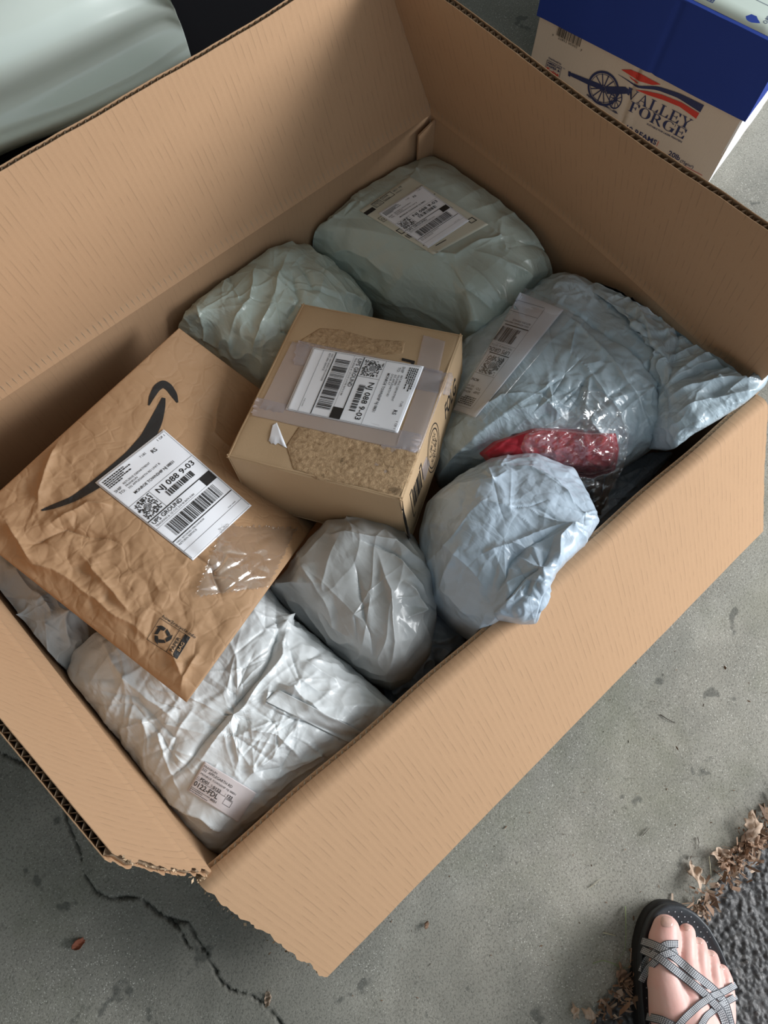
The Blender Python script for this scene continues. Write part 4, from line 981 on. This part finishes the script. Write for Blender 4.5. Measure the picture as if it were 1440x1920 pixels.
    a.ring(187, 80, 17, 20, 36, ex=.62); a.ring(187, 80, 0, 4, 14)
    for k in range(10):
        t = k*math.pi/5; a.line(187, 80, 187+11*math.cos(t), 80+17*math.sin(t), 1.4)
    rr = random.Random(2)
    for _ in range(60):
        x = rr.uniform(130, 195); a.line(x, 100+(x-150)*.06+rr.uniform(-2, 3), x+rr.uniform(4, 10), 101+(x-150)*.06+rr.uniform(-2, 3), .5)
    for k in range(14): a.line(94+k*3, 74.5-k*.35, 99+k*3.2, 79-k*.1, .6)
    a.strip([(176, 33, .5), (200, 35, 2), (216, 38, 4), (250, 22, 7), (290, 16, 9), (337, 18, 15)])
    # serif capitals
    def serif(word, x, y, h, w):
        tk, tn, sf = .17*h, .055*h, .05*h
        W_ = dict(V=.86, A=.88, L=.74, E=.78, Y=.84, F=.72, O=.88, R=.90, G=.90); tot = sum(W_[c_]+.07 for c_ in word)-.07; k = w/(tot*h)
        for ch in word:
            c0 = Art(); cw = W_[ch]*h
            def stem(x0): c0.rect(x0, 0, x0+tk, h)
            def srf(x0, x1, top=True): c0.rect(x0, 0 if top else h-sf, x1, sf if top else h)
            if ch in 'LEFR':
                stem(.10*h); srf(0, .38*h, True); srf(0, .38*h, False)
            if ch == 'L': c0.rect(.2*h, h-sf, cw, h); c0.poly([(cw-sf*1.2, h-.34*h), (cw, h-.34*h), (cw, h), (cw-.2*h, h)])
            if ch in 'EF':
                c0.rect(.2*h, 0, cw, sf); c0.poly([(cw-.2*h, 0), (cw, 0), (cw, .3*h), (cw-sf*1.2, .3*h)]); c0.rect(.2*h, .47*h, cw-.2*h, .47*h+sf); c0.rect(cw-.26*h, .34*h, cw-.2*h, .66*h)
            if ch == 'E': c0.rect(.2*h, h-sf, cw, h); c0.poly([(cw-sf*1.2, h-.34*h), (cw, h-.34*h), (cw, h), (cw-.2*h, h)])
            if ch == 'V': c0.poly([(.08*h, 0), (.08*h+tk*1.1, 0), (.47*h+tk*.35, h), (.44*h, h)]); c0.poly([(cw-.14*h, 0), (cw-.07*h, 0), (.49*h, h), (.45*h, h)]); srf(0, .36*h); srf(cw-.27*h, cw)
            if ch == 'A': c0.poly([(.40*h, 0), (.47*h, 0), (cw-.10*h, h), (cw-.10*h-tk*1.15, h)]); c0.poly([(.40*h, 0), (.45*h, 0), (.14*h, h), (.08*h, h)]); srf(0, .28*h, False); srf(cw-.38*h, cw, False); c0.rect(.2*h, .62*h, .6*h, .62*h+sf)
            if ch == 'Y': c0.poly([(.08*h, 0), (.08*h+tk*1.1, 0), (.47*h, .52*h), (.38*h, .56*h)]); c0.poly([(cw-.14*h, 0), (cw-.07*h, 0), (.48*h, .55*h), (.42*h, .52*h)]); c0.rect(.36*h, .5*h, .36*h+tk, h); srf(0, .36*h); srf(cw-.27*h, cw); srf(.26*h, .64*h, False)
            if ch in 'OG':
                a1 = 2*math.pi; n_ = 40
                for i in range(n_):
                    t0, t1 = a1*i/n_, a1*(i+1)/n_
                    if ch == 'G' and (t0 > 5.35 or t0 < .12): continue
                    pt = lambda t, o: (cw/2+(cw/2-(0 if o else (tk*abs(math.cos(t))+tn)))*math.cos(t), h/2+(h/2-(0 if o else tn))*math.sin(t))
                    c0.poly([pt(t0, True), pt(t1, True), pt(t1, False), pt(t0, False)])
                if ch == 'G': c0.rect(cw-tk-.04*h, .56*h, cw-.04*h, .93*h); c0.rect(cw-.36*h, .53*h, cw+.02*h, .53*h+sf); c0.rect(cw-.06*h, .02*h, cw-.02*h, .3*h)
            if ch == 'R':
                n_ = 20
                for i in range(n_):
                    t0, t1 = -math.pi/2+math.pi*i/n_, -math.pi/2+math.pi*(i+1)/n_
                    pt = lambda t, o: (.34*h+(.36*h if o else .36*h-tk)*math.cos(t), .26*h+(.26*h if o else .26*h-sf)*math.sin(t))
                    c0.poly([pt(t0, True), pt(t1, True), pt(t1, False), pt(t0, False)])
                c0.rect(.2*h, 0, .36*h, sf); c0.rect(.2*h, .47*h, .36*h, .52*h); c0.poly([(.34*h, .5*h), (.52*h, .5*h), (.90*h, h), (.70*h, h)])
            kk = len(a.v); a.v += [(x+vx*k, y+vy) for vx, vy in c0.v]; a.f += [tuple(i+kk for i in f_) for f_ in c0.f]
            x += (W_[ch]+.07)*h*k
    serif('VALLEY', 202, 45, 21, 130); serif('FORGE', 216, 67.5, 20.5, 114)
    a.text('SUITABLE FOR LASER PRINTERS', 258, 96, 3.6, 73, bold=.02)
    a.text('10 REAMS', 222, 126, 11, 64, bold=.02); a.text('20lb', 317, 132, 11, 24, bold=.02); a.text('(75g/m²)', 343, 133, 6, 27, bold=.01)
    put_art('printed_artwork', a, q, 400, 140, tf, NAVY, fr, off=.0009, maxlen=5)
    a = Art(); a.text('Twine', 40, 95, 9, 28, bold=.03)
    a.poly([(178, 22), (194, 14), (214, 12), (236, 13), (254, 13), (240, 21), (216, 26), (198, 24)])
    a.poly([(214, 44), (236, 36), (262, 29), (300, 25), (336, 28), (335, 40), (300, 34), (268, 37), (240, 42)]); a.poly([(196, 26), (216, 30), (214, 32), (200, 29)])
    a.rect(291, 115, 292, 127); a.rect(300, 136, 392, 137)
    put_art('red_artwork', a, q, 400, 140, tf, RED, fr, off=.0009, maxlen=6)
    adopt(root)
carton()

# ------------------------------------------------------------------ parked car
def car():
    root = empty('parked_car', (.1, 1.25, ROOT_Z), 'pale mint white parked car with black lower trim behind the rear left flap', 'car')
    MP = mat('mint_car_paint', (.76, .85, .79), .25, Coat_Weight=.6, Coat_Roughness=.08); MK = mat('black_trim', (.005, .005, .006), .9, Specular_IOR_Level=.08)
    rows = [  # bottom to top: points from left (off frame) to the right edge
        [(-260, 420, .85), (0, 292, .85), (150, 232, .85), (260, 178, .85), (330, 138, .85), (358, 122, .85)],
        [(-260, 390, .785), (0, 283, .785), (150, 225, .785), (262, 172, .785), (335, 130, .785), (361, 118, .785)],
        [(-260, 350, .762), (0, 250, .762), (150, 192, .762), (262, 138, .762), (325, 100, .762), (352, 84, .762)],
        [(-260, 300, .738), (0, 196, .738), (140, 132, .738), (250, 76, .738), (310, 46, .738), (341, 50, .745)],
        [(-260, 230, .70), (0, 140, .70), (140, 80, .70), (245, 34, .705), (300, 16, .71), (329, 20, .72)],
        [(-260, 100, .64), (0, 10, .64), (130, -50, .64), (225, -90, .645), (285, -100, .65), (312, -40, .665)],
        [(-260, -100, .50), (0, -220, .50), (130, -270, .50), (225, -300, .51), (285, -320, .52), (300, -300, .53)],
        [(-260, -500, .38), (0, -650, .38), (130, -700, .38), (225, -720, .38), (285, -730, .38), (300, -700, .38)]]
    C = np.array([[P(-900, r_[0][1]+330, r_[0][2]), P(-580, r_[0][1]+165, r_[0][2])]+[P(*q) for q in r_] for r_ in rows])
    def up1(A, ax, n):
        x = np.linspace(0, A.shape[ax]-1, n); i = np.clip(x.astype(int), 0, A.shape[ax]-2); f = x-i
        f = f.reshape([-1 if k == ax else 1 for k in range(A.ndim)])
        g = lambda j: np.take(A, np.clip(j, 0, A.shape[ax]-1), axis=ax); p0, p1, p2, p3 = g(i-1), g(i), g(i+1), g(i+2)
        return .5*((2*p1)+(-p0+p2)*f+(2*p0-5*p1+4*p2-p3)*f*f+(-p0+3*p1-3*p2+p3)*f**3)
    G = up1(up1(C, 0, 90), 1, 120)
    # small recess near the upper edge
    w = P(272, -8, .66); d = np.linalg.norm((G-w)*[1.0, 1, 1], axis=-1); G[..., 1] += .012*np.exp(-(d/.033)**4)
    Bk = G+np.array([0, .012, 0]); n, m = G.shape[:2]; K = n*m
    F = list(grid_faces(n, m))+list(grid_faces(n, m, off=K, flip=True)); rim = [j for j in range(m)]+[i*m+m-1 for i in range(1, n)]+[(n-1)*m+j for j in range(m-2, -1, -1)]+[i*m for i in range(n-2, 0, -1)]
    F += [(x, y, y+K, x+K) for x, y in zip(rim[1:]+rim[:1], rim)]
    mesh('body_panel', np.vstack([G.reshape(-1, 3), Bk.reshape(-1, 3)]), F, MP, root, smooth=True)
    # black sill behind and below, rounded along its length
    pr = [(1.02, .14), (1.0, .20), (1.01, .30), (1.05, .36), (1.12, .42), (1.2, .70), (1.35, .74), (1.5, .7), (1.5, .14)]
    pr = resample(pr, 40, smooth=1); X = np.linspace(-1.2, .82, 24)
    V = [(x, y+.25*max(0, x-.5)**2, z+ROOT_Z) for x in X for y, z in pr]; n = len(pr)
    F = [(i*n+j, i*n+(j+1) % n, (i+1)*n+(j+1) % n, (i+1)*n+j) for i in range(len(X)-1) for j in range(n)]+[tuple(range(n))[::-1], tuple((len(X)-1)*n+j for j in range(n))]
    mesh('sill', V, F, MK, root, smooth=True)
    for wx in (-.85, .55):
        prf = [(.0, .19), (.10, .20), (.19, .205), (.30, .20), (.33, .17), (.335, .10), (.33, .0), (.2, .0)]; V = []; k = 40
        for i in range(k):
            t = 2*math.pi*i/k
            for r_, y in prf: V.append((wx+r_*math.cos(t), 1.32-y, ROOT_Z+.335+r_*math.sin(t)))
        mesh('wheel', V, grid_faces(k, len(prf)).tolist()+[((k-1)*len(prf)+j, (k-1)*len(prf)+j+1, j+1, j) for j in range(len(prf)-1)], MK, root, smooth=True)
    adopt(root)
car()

# ------------------------------------------------------------------ foot in a strappy sandal
def foot():
    root = empty('person', tuple(P(1290, 1900, FL)), 'right bare foot of a standing person in a grey strappy sandal at the slab edge', 'person')
    hs = FL-.032
    def skin():
        c = (.80, .52, .46); m = mat('skin', c, .45, Subsurface_Weight=.15, Subsurface_Scale=.006); k = N(m); k.b.inputs['Subsurface Radius'].default_value = (1, .35, .2); v = k.coord('Object')
        k.l(k.mix(k.ramp(k.noise(v, 26, 3), [(.4, G3(0)), (.65, G3(1))]), c, (.82, .46, .41)), k.b.inputs['Base Color']); k.l(k.bump(k.noise(v, 180, 4), .2, .001), k.b.inputs['Normal']); return m
    MS = skin()
    bm = bmesh.new()
    def ball(c, r, sx=(1, 1, 1)):
        mt = Matrix.Translation(Vector(c)) @ Matrix.Diagonal((r*sx[0], r*sx[1], r*sx[2], 1)); bmesh.ops.create_icosphere(bm, subdivisions=3, radius=1, matrix=mt)
    def limb(pts, n=10):
        """pts: (px, py, height above the footbed, radius)"""
        q = [np.array([*P(x, y, hs-z), r]) for x, y, z, r in pts]
        for a, b in zip(q, q[1:]):
            for k in range(n+1):
                c = a+(b-a)*k/n; ball(c[:3], c[3])
    # toes
    limb([(1249, 1741, .0165, .0165), (1246, 1764, .018, .0195), (1245, 1800, .026, .0175), (1250, 1850, .032, .022), (1262, 1905, .036, .028)], 8)
    limb([(1288, 1748, .010, .0105), (1287, 1764, .016, .0118), (1289, 1800, .026, .0105), (1290, 1850, .034, .018)], 8)
    limb([(1311, 1773, .009, .0098), (1312, 1790, .016, .0108), (1314, 1822, .025, .0100), (1312, 1865, .032, .017)], 8)
    limb([(1333, 1796, .008, .0095), (1336, 1812, .015, .0104), (1341, 1842, .022, .0100), (1333, 1880, .028, .016)], 8)
    limb([(1354, 1822, .008, .0088), (1359, 1838, .012, .0100), (1361, 1865, .016, .0110), (1352, 1905, .022, .017)], 8)
    # ball of the foot and instep, ankle, heel, shin
    limb([(1248, 1850, .022, .022), (1290, 1860, .024, .021), (1348, 1890, .018, .018)], 8)
    limb([(1262, 1900, .026, .026), (1300, 1915, .028, .026), (1345, 1925, .018, .020)], 8)
    limb([(1290, 1890, .030, .026), (1290, 1960, .045, .032), (1292, 2040, .065, .036), (1295, 2110, .10, .037), (1320, 2190, .17, .036)], 10)
    limb([(1262, 1960, .022, .024), (1275, 2080, .025, .028), (1290, 2190, .025, .028)], 8); limb([(1330, 1960, .02, .022), (1320, 2080, .022, .025), (1300, 2190, .025, .028)], 8)
    fc = P(1294, 2115, hs-.10)
    for k in range(48): ball(fc+np.array([.0, -.0018*k, .010*k]), .036+.0006*max(0, k-12))
    me = bpy.data.meshes.new('foot'); bm.to_mesh(me); bm.free(); o = bpy.data.objects.new('foot', me); COL.objects.link(o)
    md = o.modifiers.new('r', 'REMESH'); md.mode = 'VOXEL'; md.voxel_size = .0019
    sm = o.modifiers.new('s', 'SMOOTH'); sm.factor = .5; sm.iterations = 5
    dg = bpy.context.evaluated_depsgraph_get(); m2 = bpy.data.meshes.new_from_object(o.evaluated_get(dg)); bpy.data.objects.remove(o)
    m2.polygons.foreach_set('use_smooth', [True]*len(m2.polygons)); f = new_obj('foot', m2, MS, root); T = bvh_of(f)
    MN = mat('toenail', (.66, .42, .36), .22, Coat_Weight=.4)
    for c in ([(1239, 1716), (1262, 1720), (1263, 1740), (1238, 1738)], [(1280, 1734), (1294, 1736), (1294, 1746), (1281, 1744)], [(1304, 1758), (1318, 1762), (1317, 1771), (1305, 1768)], [(1327, 1781), (1341, 1786), (1339, 1794), (1327, 1790)], [(1350, 1808), (1361, 1813), (1359, 1820), (1350, 1816)]):
        mid_ = np.mean(c, 0); rim_ = resample([tuple(q) for q in c], 24, smooth=3)
        draped('toenail', rim_, T, MN, f, off=.0007, dome=.0006, n=24, nr=8, smooth=1, edge=.2)
    # sandal
    MR = mat('black_footbed', (.028, .032, .038), .45); k = N(MR); v = k.coord('Object')
    k.l(k.bump(k.noise(v, 300, 2), .2, .001), k.b.inputs['Normal'])
    outl = [(1197, 1815), (1199, 1775), (1208, 1735), (1222, 1708), (1246, 1691), (1278, 1693), (1305, 1708), (1330, 1735), (1352, 1775), (1368, 1815), (1378, 1860), (1380, 1920), (1374, 1990), (1362, 2060), (1348, 2130), (1335, 2190), (1312, 2225), (1275, 2228), (1250, 2205), (1240, 2150), (1232, 2080), (1218, 2000), (1204, 1920), (1199, 1865)]
    def sole(name, h0, h1, grow, m, round_=.004, dish=0):
        rim = resample([P(x, y, hs) for x, y in outl], 160, smooth=2); c = rim.mean(0); n = len(rim); V = []
        prof = [(0.001, h1-dish), (.5, h1-dish), (.85, h1-dish), (.93, h1-dish*.6), (.97, h1), (.99, h1-.001), (1.0, h1-round_), (1.0, h0+.002), (.985, h0), (0.001, h0)]
        for s_, z in prof:
            for q in rim: p = c+(q-c)*(s_*grow); V.append((p[0], p[1], CAM[2]-hs+z))
        o = mesh(name, V, grid_faces(len(prof), n, wrap=True), m, sand, smooth=True)
        bm = bmesh.new(); bm.from_mesh(o.data); bmesh.ops.recalc_face_normals(bm, faces=bm.faces); bm.to_mesh(o.data); bm.free(); return o
    sand = bpy.data.objects.new('sandal', None); COL.objects.link(sand); sand.parent = root
    so = sole('outsole', -.038, -.012, 1.0, mat('rubber', (.012, .012, .013), .7)); fb = sole('footbed', -.012, .004, .985, MR, .003, .004)
    TF = bvh_of(fb); MD = mat('pale_dots', (.45, .47, .50), .6); a = Art()
    for i in range(26):
        for j in range(16):
            x = 1212+j*12+(6 if i % 2 else 0); y = 1700+i*9.5
            a.ring(x, y, 0, 1.3, 7)
    inside = lambda x, y: sum(((y1 > y) != (y2 > y)) and (x < (x2-x1)*(y-y1)/(y2-y1)+x1) for (x1, y1), (x2, y2) in zip(shr, shr[1:]+shr[:1])) % 2
    cx, cy = np.mean(outl, 0); shr = [(1290+(x-1290)*.88, 1850+(y-1850)*.92) for x, y in outl]
    b = Art()
    for f_ in a.f:
        pts = [a.v[i] for i in f_]; mx, my = np.mean(pts, 0)
        if inside(mx, my): b.poly(pts)
    put_art('footbed_dots', b, unit, 1440, 1920, TF, MD, sand, off=.0005)
    # woven straps lying on foot and footbed
    def strapmat():
        m = mat('woven_strap', (.3, .31, .33), .75); k = N(m); uvc = k.coord('UV', (1, 1, 1)); c = k.n('ShaderNodeTexChecker'); k.l(k.coord('UV', (1, 1, 1), (0, 0, .785)), c.inputs['Vector']); c.inputs['Scale'].default_value = 560
        c.inputs[1].default_value = (.55, .56, .58, 1); c.inputs[2].default_value = (.10, .105, .12, 1); k.l(c.outputs[0], k.b.inputs['Base Color'])
        w = k.n('ShaderNodeSeparateXYZ'); k.l(k.coord('UV'), w.inputs[0]); ed = k.math('GREATER_THAN', k.math('ABSOLUTE', w.outputs[1]), .0052)
        k.l(k.mix(ed, c.outputs[0], (.07, .075, .085)), k.b.inputs['Base Color']); return m
    MW = strapmat()
    tre = [T, TF, bvh_of(so)]
    def hit(x, y):
        d = ray(x, y); best = None
        for t in tre:
            h_ = t.ray_cast(CV, d)
            if h_[0] is not None and (best is None or h_[3] < best): best = h_[3]
        return d, best
    def strap(pts, w=15, lift=.0015):
        q = resample(np.array(pts, float), 60, closed=False); 
        for _ in range(8): q[1:-1] = (q[:-2]+2*q[1:-1]+q[2:])/4
        d = np.gradient(q, axis=0); d /= np.linalg.norm(d, axis=1)[:, None]; n = np.stack([-d[:, 1], d[:, 0]], 1); m = 9
        D = np.zeros((60, m)); dirs = np.zeros((60, m, 3))
        for i in range(60):
            for j in range(m):
                p = q[i]+n[i]*w*((j/(m-1))-.5); dr, ds = hit(*p); dirs[i, j] = dr; D[i, j] = ds if ds is not None else (hs+.01)/-dr[2]
        for _ in range(10):
            E2 = np.vstack([D[:1], D, D[-1:]]); sm_ = (E2[:-2]+2*D+E2[2:])/4; D = np.minimum(D, sm_)
        D = (D+D.mean(1, keepdims=True))/2
        V = CAM+dirs*(D-lift)[..., None]; B2 = V+dirs*.0018; K = 60*m
        F = list(grid_faces(60, m))+list(grid_faces(60, m, off=K, flip=True)); rim = [j for j in range(m)]+[i*m+m-1 for i in range(1, 60)]+[59*m+j for j in range(m-2, -1, -1)]+[i*m for i in range(58, 0, -1)]
        F += [(x, y, y+K, x+K) for x, y in zip(rim[1:]+rim[:1], rim)]
        L = np.concatenate([[0], np.cumsum(np.linalg.norm(np.diff(V[:, m//2], axis=0), axis=1))]); uv = [(L[i], (j/(m-1)-.5)*.0125) for i in range(60) for j in range(m)]*2
        mesh('strap', np.vstack([V.reshape(-1, 3), B2.reshape(-1, 3)]), F, MW, sand, smooth=True, uv=uv)
    strap([(1272, 1770), (1250, 1770), (1232, 1782), (1212, 1800), (1202, 1822)], 15)
    strap([(1203, 1764), (1228, 1772), (1260, 1790), (1300, 1825), (1335, 1852), (1360, 1880), (1372, 1930)], 16, .0025)
    strap([(1202, 1840), (1215, 1815), (1240, 1792), (1270, 1782)], 15, .0030)
    strap([(1203, 1780), (1235, 1795), (1275, 1826), (1320, 1862), (1352, 1895), (1366, 1935)], 16, .0035)
    strap([(1380, 1846), (1360, 1858), (1335, 1868), (1310, 1885), (1285, 1908), (1270, 1925)], 15, .0045)
    strap([(1381, 1868), (1350, 1885), (1325, 1905), (1310, 1930)], 14, .0030)
    strap([(1212, 1906), (1240, 1912), (1265, 1925), (1290, 1950), (1330, 1970)], 16, .0040)
    for c in root.children: pass
    adopt(root)
foot()

# ------------------------------------------------------------------ leaves and litter
def leafmat(name, c1, c2):
    m = mat(name, c1, .7); k = N(m); v = k.coord('Object'); k.l(k.mix(k.noise(v, 90, 3), c1, c2), k.b.inputs['Base Color']); return m
ML = [leafmat('dry_leaf_brown', (.22, .12, .07), (.42, .27, .18)), leafmat('dry_leaf_tan', (.42, .29, .20), (.55, .42, .32)), leafmat('dry_leaf_dark', (.10, .06, .035), (.25, .14, .08))]
def leaf(px, py, size, rot, m, label, seed, lob=0, lift=.004, group=None, name='dry_leaf'):
    r = np.random.RandomState(seed); n = 28; nr_ = 6; c = P(px, py, FL-lift); V = []; sz = size*FL/F_PX*1.05
    for i in range(nr_+1):
        for j in range(n):
            t = 2*math.pi*j/n; rad = (i/nr_)*sz*.5*(1+.25*lob*math.cos(5*t)+.12*r.uniform(-1, 1)*(i == nr_)+.15*r.uniform(-1, 1)*(i > 2)); x, y = rad*math.cos(t), rad*.55*math.sin(t)
            z = .16*sz*math.sin(x/sz*5+seed)+.30*abs(y)+.10*sz*math.sin(y/sz*9+seed*2)+.06*sz*math.sin(x/sz*19+y/sz*13+seed)
            V.append((c[0]+x*math.cos(rot)-y*math.sin(rot), c[1]+x*math.sin(rot)+y*math.cos(rot), c[2]+z+.001))
    K = len(V); V2 = V+[(a, b, z-.0004) for a, b, z in V]; F = list(grid_faces(nr_+1, n, wrap=True))+list(grid_faces(nr_+1, n, wrap=True, off=K, flip=True))+[(nr_*n+j, nr_*n+(j+1) % n, nr_*n+(j+1) % n+K, nr_*n+j+K) for j in range(n)]
    o = mesh(name, V2, F, m, None, smooth=True); return tag(o, label, 'leaf', group)
leaf(1408, 1553, 46, .6, ML[1], 'largest curled tan dry leaf at the right end of the slab edge', 1, 1, .010)
leaf(1416, 1578, 34, 2.0, ML[0], 'brown dry leaf tucked beside the largest curled tan leaf', 2, 1, .006)
leaf(1305, 1640, 36, 1.2, ML[1], 'ragged tan dry leaf standing just above the sandal toe', 3, 1, .008)
leaf(1362, 1612, 34, .3, ML[0], 'brown dry leaf halfway along the slab edge litter', 4, 1, .006)
leaf(1350, 1600, 30, 2.4, ML[1], 'small pale folded dry leaf halfway along the slab edge', 5, 1, .008)
leaf(1165, 1830, 30, .9, ML[0], 'brown dry leaf left of the sandal on the slab edge', 6, 1, .006)
leaf(1106, 1902, 26, 1.9, ML[1], 'tan dry leaf near the bottom frame edge on the slab edge', 7, 1, .006)
leaf(1078, 1897, 20, 1.0, ML[1], 'small pale torn leaf left of the bottom tan leaf', 8, 1, .005)
leaf(148, 1770, 22, .1, leafmat('dry_leaf_red', (.22, .06, .03), (.3, .1, .05)), 'small reddish dry leaf on the dark concrete lower left', 9, 0, .003)
leaf(800, 1734, 12, .4, ML[2], 'tiny dark leaf on the concrete below the hanging flap', 10, 0, .003)
leaf(502, 1872, 20, .8, ML[1], 'small tan leaf beside the crack near the bottom', 11, 0, .003)
# crumbs of leaf along the joint: uncountable
rg = np.random.RandomState(11); V = []; F = []
for k in range(2400):
    x = rg.uniform(.02, .52)
    dens = perlin(np.array([x*14, .3, 1.0]))*.9+.55+(.45 if .30 < x < .50 else -.05)
    if rg.rand() > dens: continue
    y = EDGE_Y+rg.normal()*.009-.002+(.004 if x > .3 else 0); z = ROOT_Z+rg.uniform(.0, .010)
    s_ = rg.uniform(.002, .0075); a = rg.normal(size=3)*s_; b_ = rg.normal(size=3)*s_*.5; a[2] *= .4; q = np.array([x, y, z+abs(a[2])]); k0 = len(V)
    V += [q, q+a, q+a+b_, q+b_]; F.append((k0, k0+1, k0+2, k0+3))
lit = mesh('leaf_litter', V, F, ML[0]); lit.data.materials.append(ML[1]); lit.data.materials.append(ML[2])
lit.data.polygons.foreach_set('material_index', [int(i) for i in rg.choice([0, 0, 1, 2], len(F))]); tag(lit, 'crumbled brown leaf litter along the joint between slab and asphalt', 'leaf litter', None, 'stuff')
# bits on the slab: uncountable
V = []; F = []
for k in range(420):
    q = P(rg.uniform(500, 1440), rg.uniform(300, 1900), FL)
    if q[1] < EDGE_Y or (q[0] > -.2 and q[0] < .7 and q[1] > -.02): continue
    s_ = rg.uniform(.0008, .0028); a = rg.normal(size=3)*s_; b_ = rg.normal(size=3)*s_*.6; a[2] = abs(a[2])*.3; q[2] += .001; k0 = len(V); V += [q, q+a, q+a+b_, q+b_]; F.append((k0, k0+1, k0+2, k0+3))
tag(mesh('grit', V, F, ML[2]), 'dark grit specks scattered over the concrete slab', 'grit', None, 'stuff')
def twig(pts, r0, m, label, name='twig', seed=1, cat_='twig'):
    q = resample([P(x, y, FL-z) for x, y, z in pts], 14, closed=False); V = []; n = 6
    for i, c in enumerate(q):
        rr_ = r0*(1-.6*i/13)
        for j in range(n): t = 2*math.pi*j/n; V.append((c[0]+rr_*math.cos(t), c[1]+rr_*math.sin(t)*.8, c[2]+rr_*math.sin(t)+r0))
    return tag(mesh(name, V, list(grid_faces(14, n, wrap=True))+[tuple(range(n)), tuple(range(13*n, 14*n))[::-1]], m, None, smooth=True), label, cat_)
MT_ = mat('dry_stem', (.42, .38, .26), .8); MG = mat('green_stem', (.24, .29, .14), .7); MDk = mat('dark_twig', (.05, .04, .03), .8)
twig([(1172, 1700, .002), (1173, 1740, .012), (1172, 1780, .016), (1160, 1800, .012), (1150, 1812, .003)], .0012, MG, 'thin green weed stem rising left of the sandal', 'weed_stem', cat_='weed')
twig([(1112, 1806, .002), (1130, 1800, .006), (1150, 1806, .008), (1165, 1815, .006), (1194, 1812, .002)], .0010, MG, 'flat trailing weed stem lying left of the sandal', 'weed_stem', cat_='weed')
twig([(1131, 1749, .001), (1154, 1754, .001)], .0013, MT_, 'short pale straw piece left of the sandal toe', 'straw', cat_='straw')
twig([(1106, 1664, .001), (1118, 1655, .002), (1125, 1648, .001)], .0007, MT_, 'thin pale straw on the slab above the weed', 'straw', cat_='straw')
twig([(1205, 1566, .001), (1212, 1558, .002), (1218, 1552, .001)], .0010, MDk, 'short dark twig on the slab above the foot')
twig([(1308, 1570, .001), (1310, 1580, .002), (1308, 1592, .001)], .0008, MDk, 'tiny curved dark twig on the slab near the right litter')
twig([(1329, 1606, .004), (1331, 1625, .006), (1333, 1644, .002)], .0010, MT_, 'pale upright stem in the litter above the sandal', cat_='twig')
twig([(1238, 1340, .001), (1250, 1348, .002), (1266, 1356, .001)], .0008, MDk, 'dark curved twig on the slab right of the hanging flap')
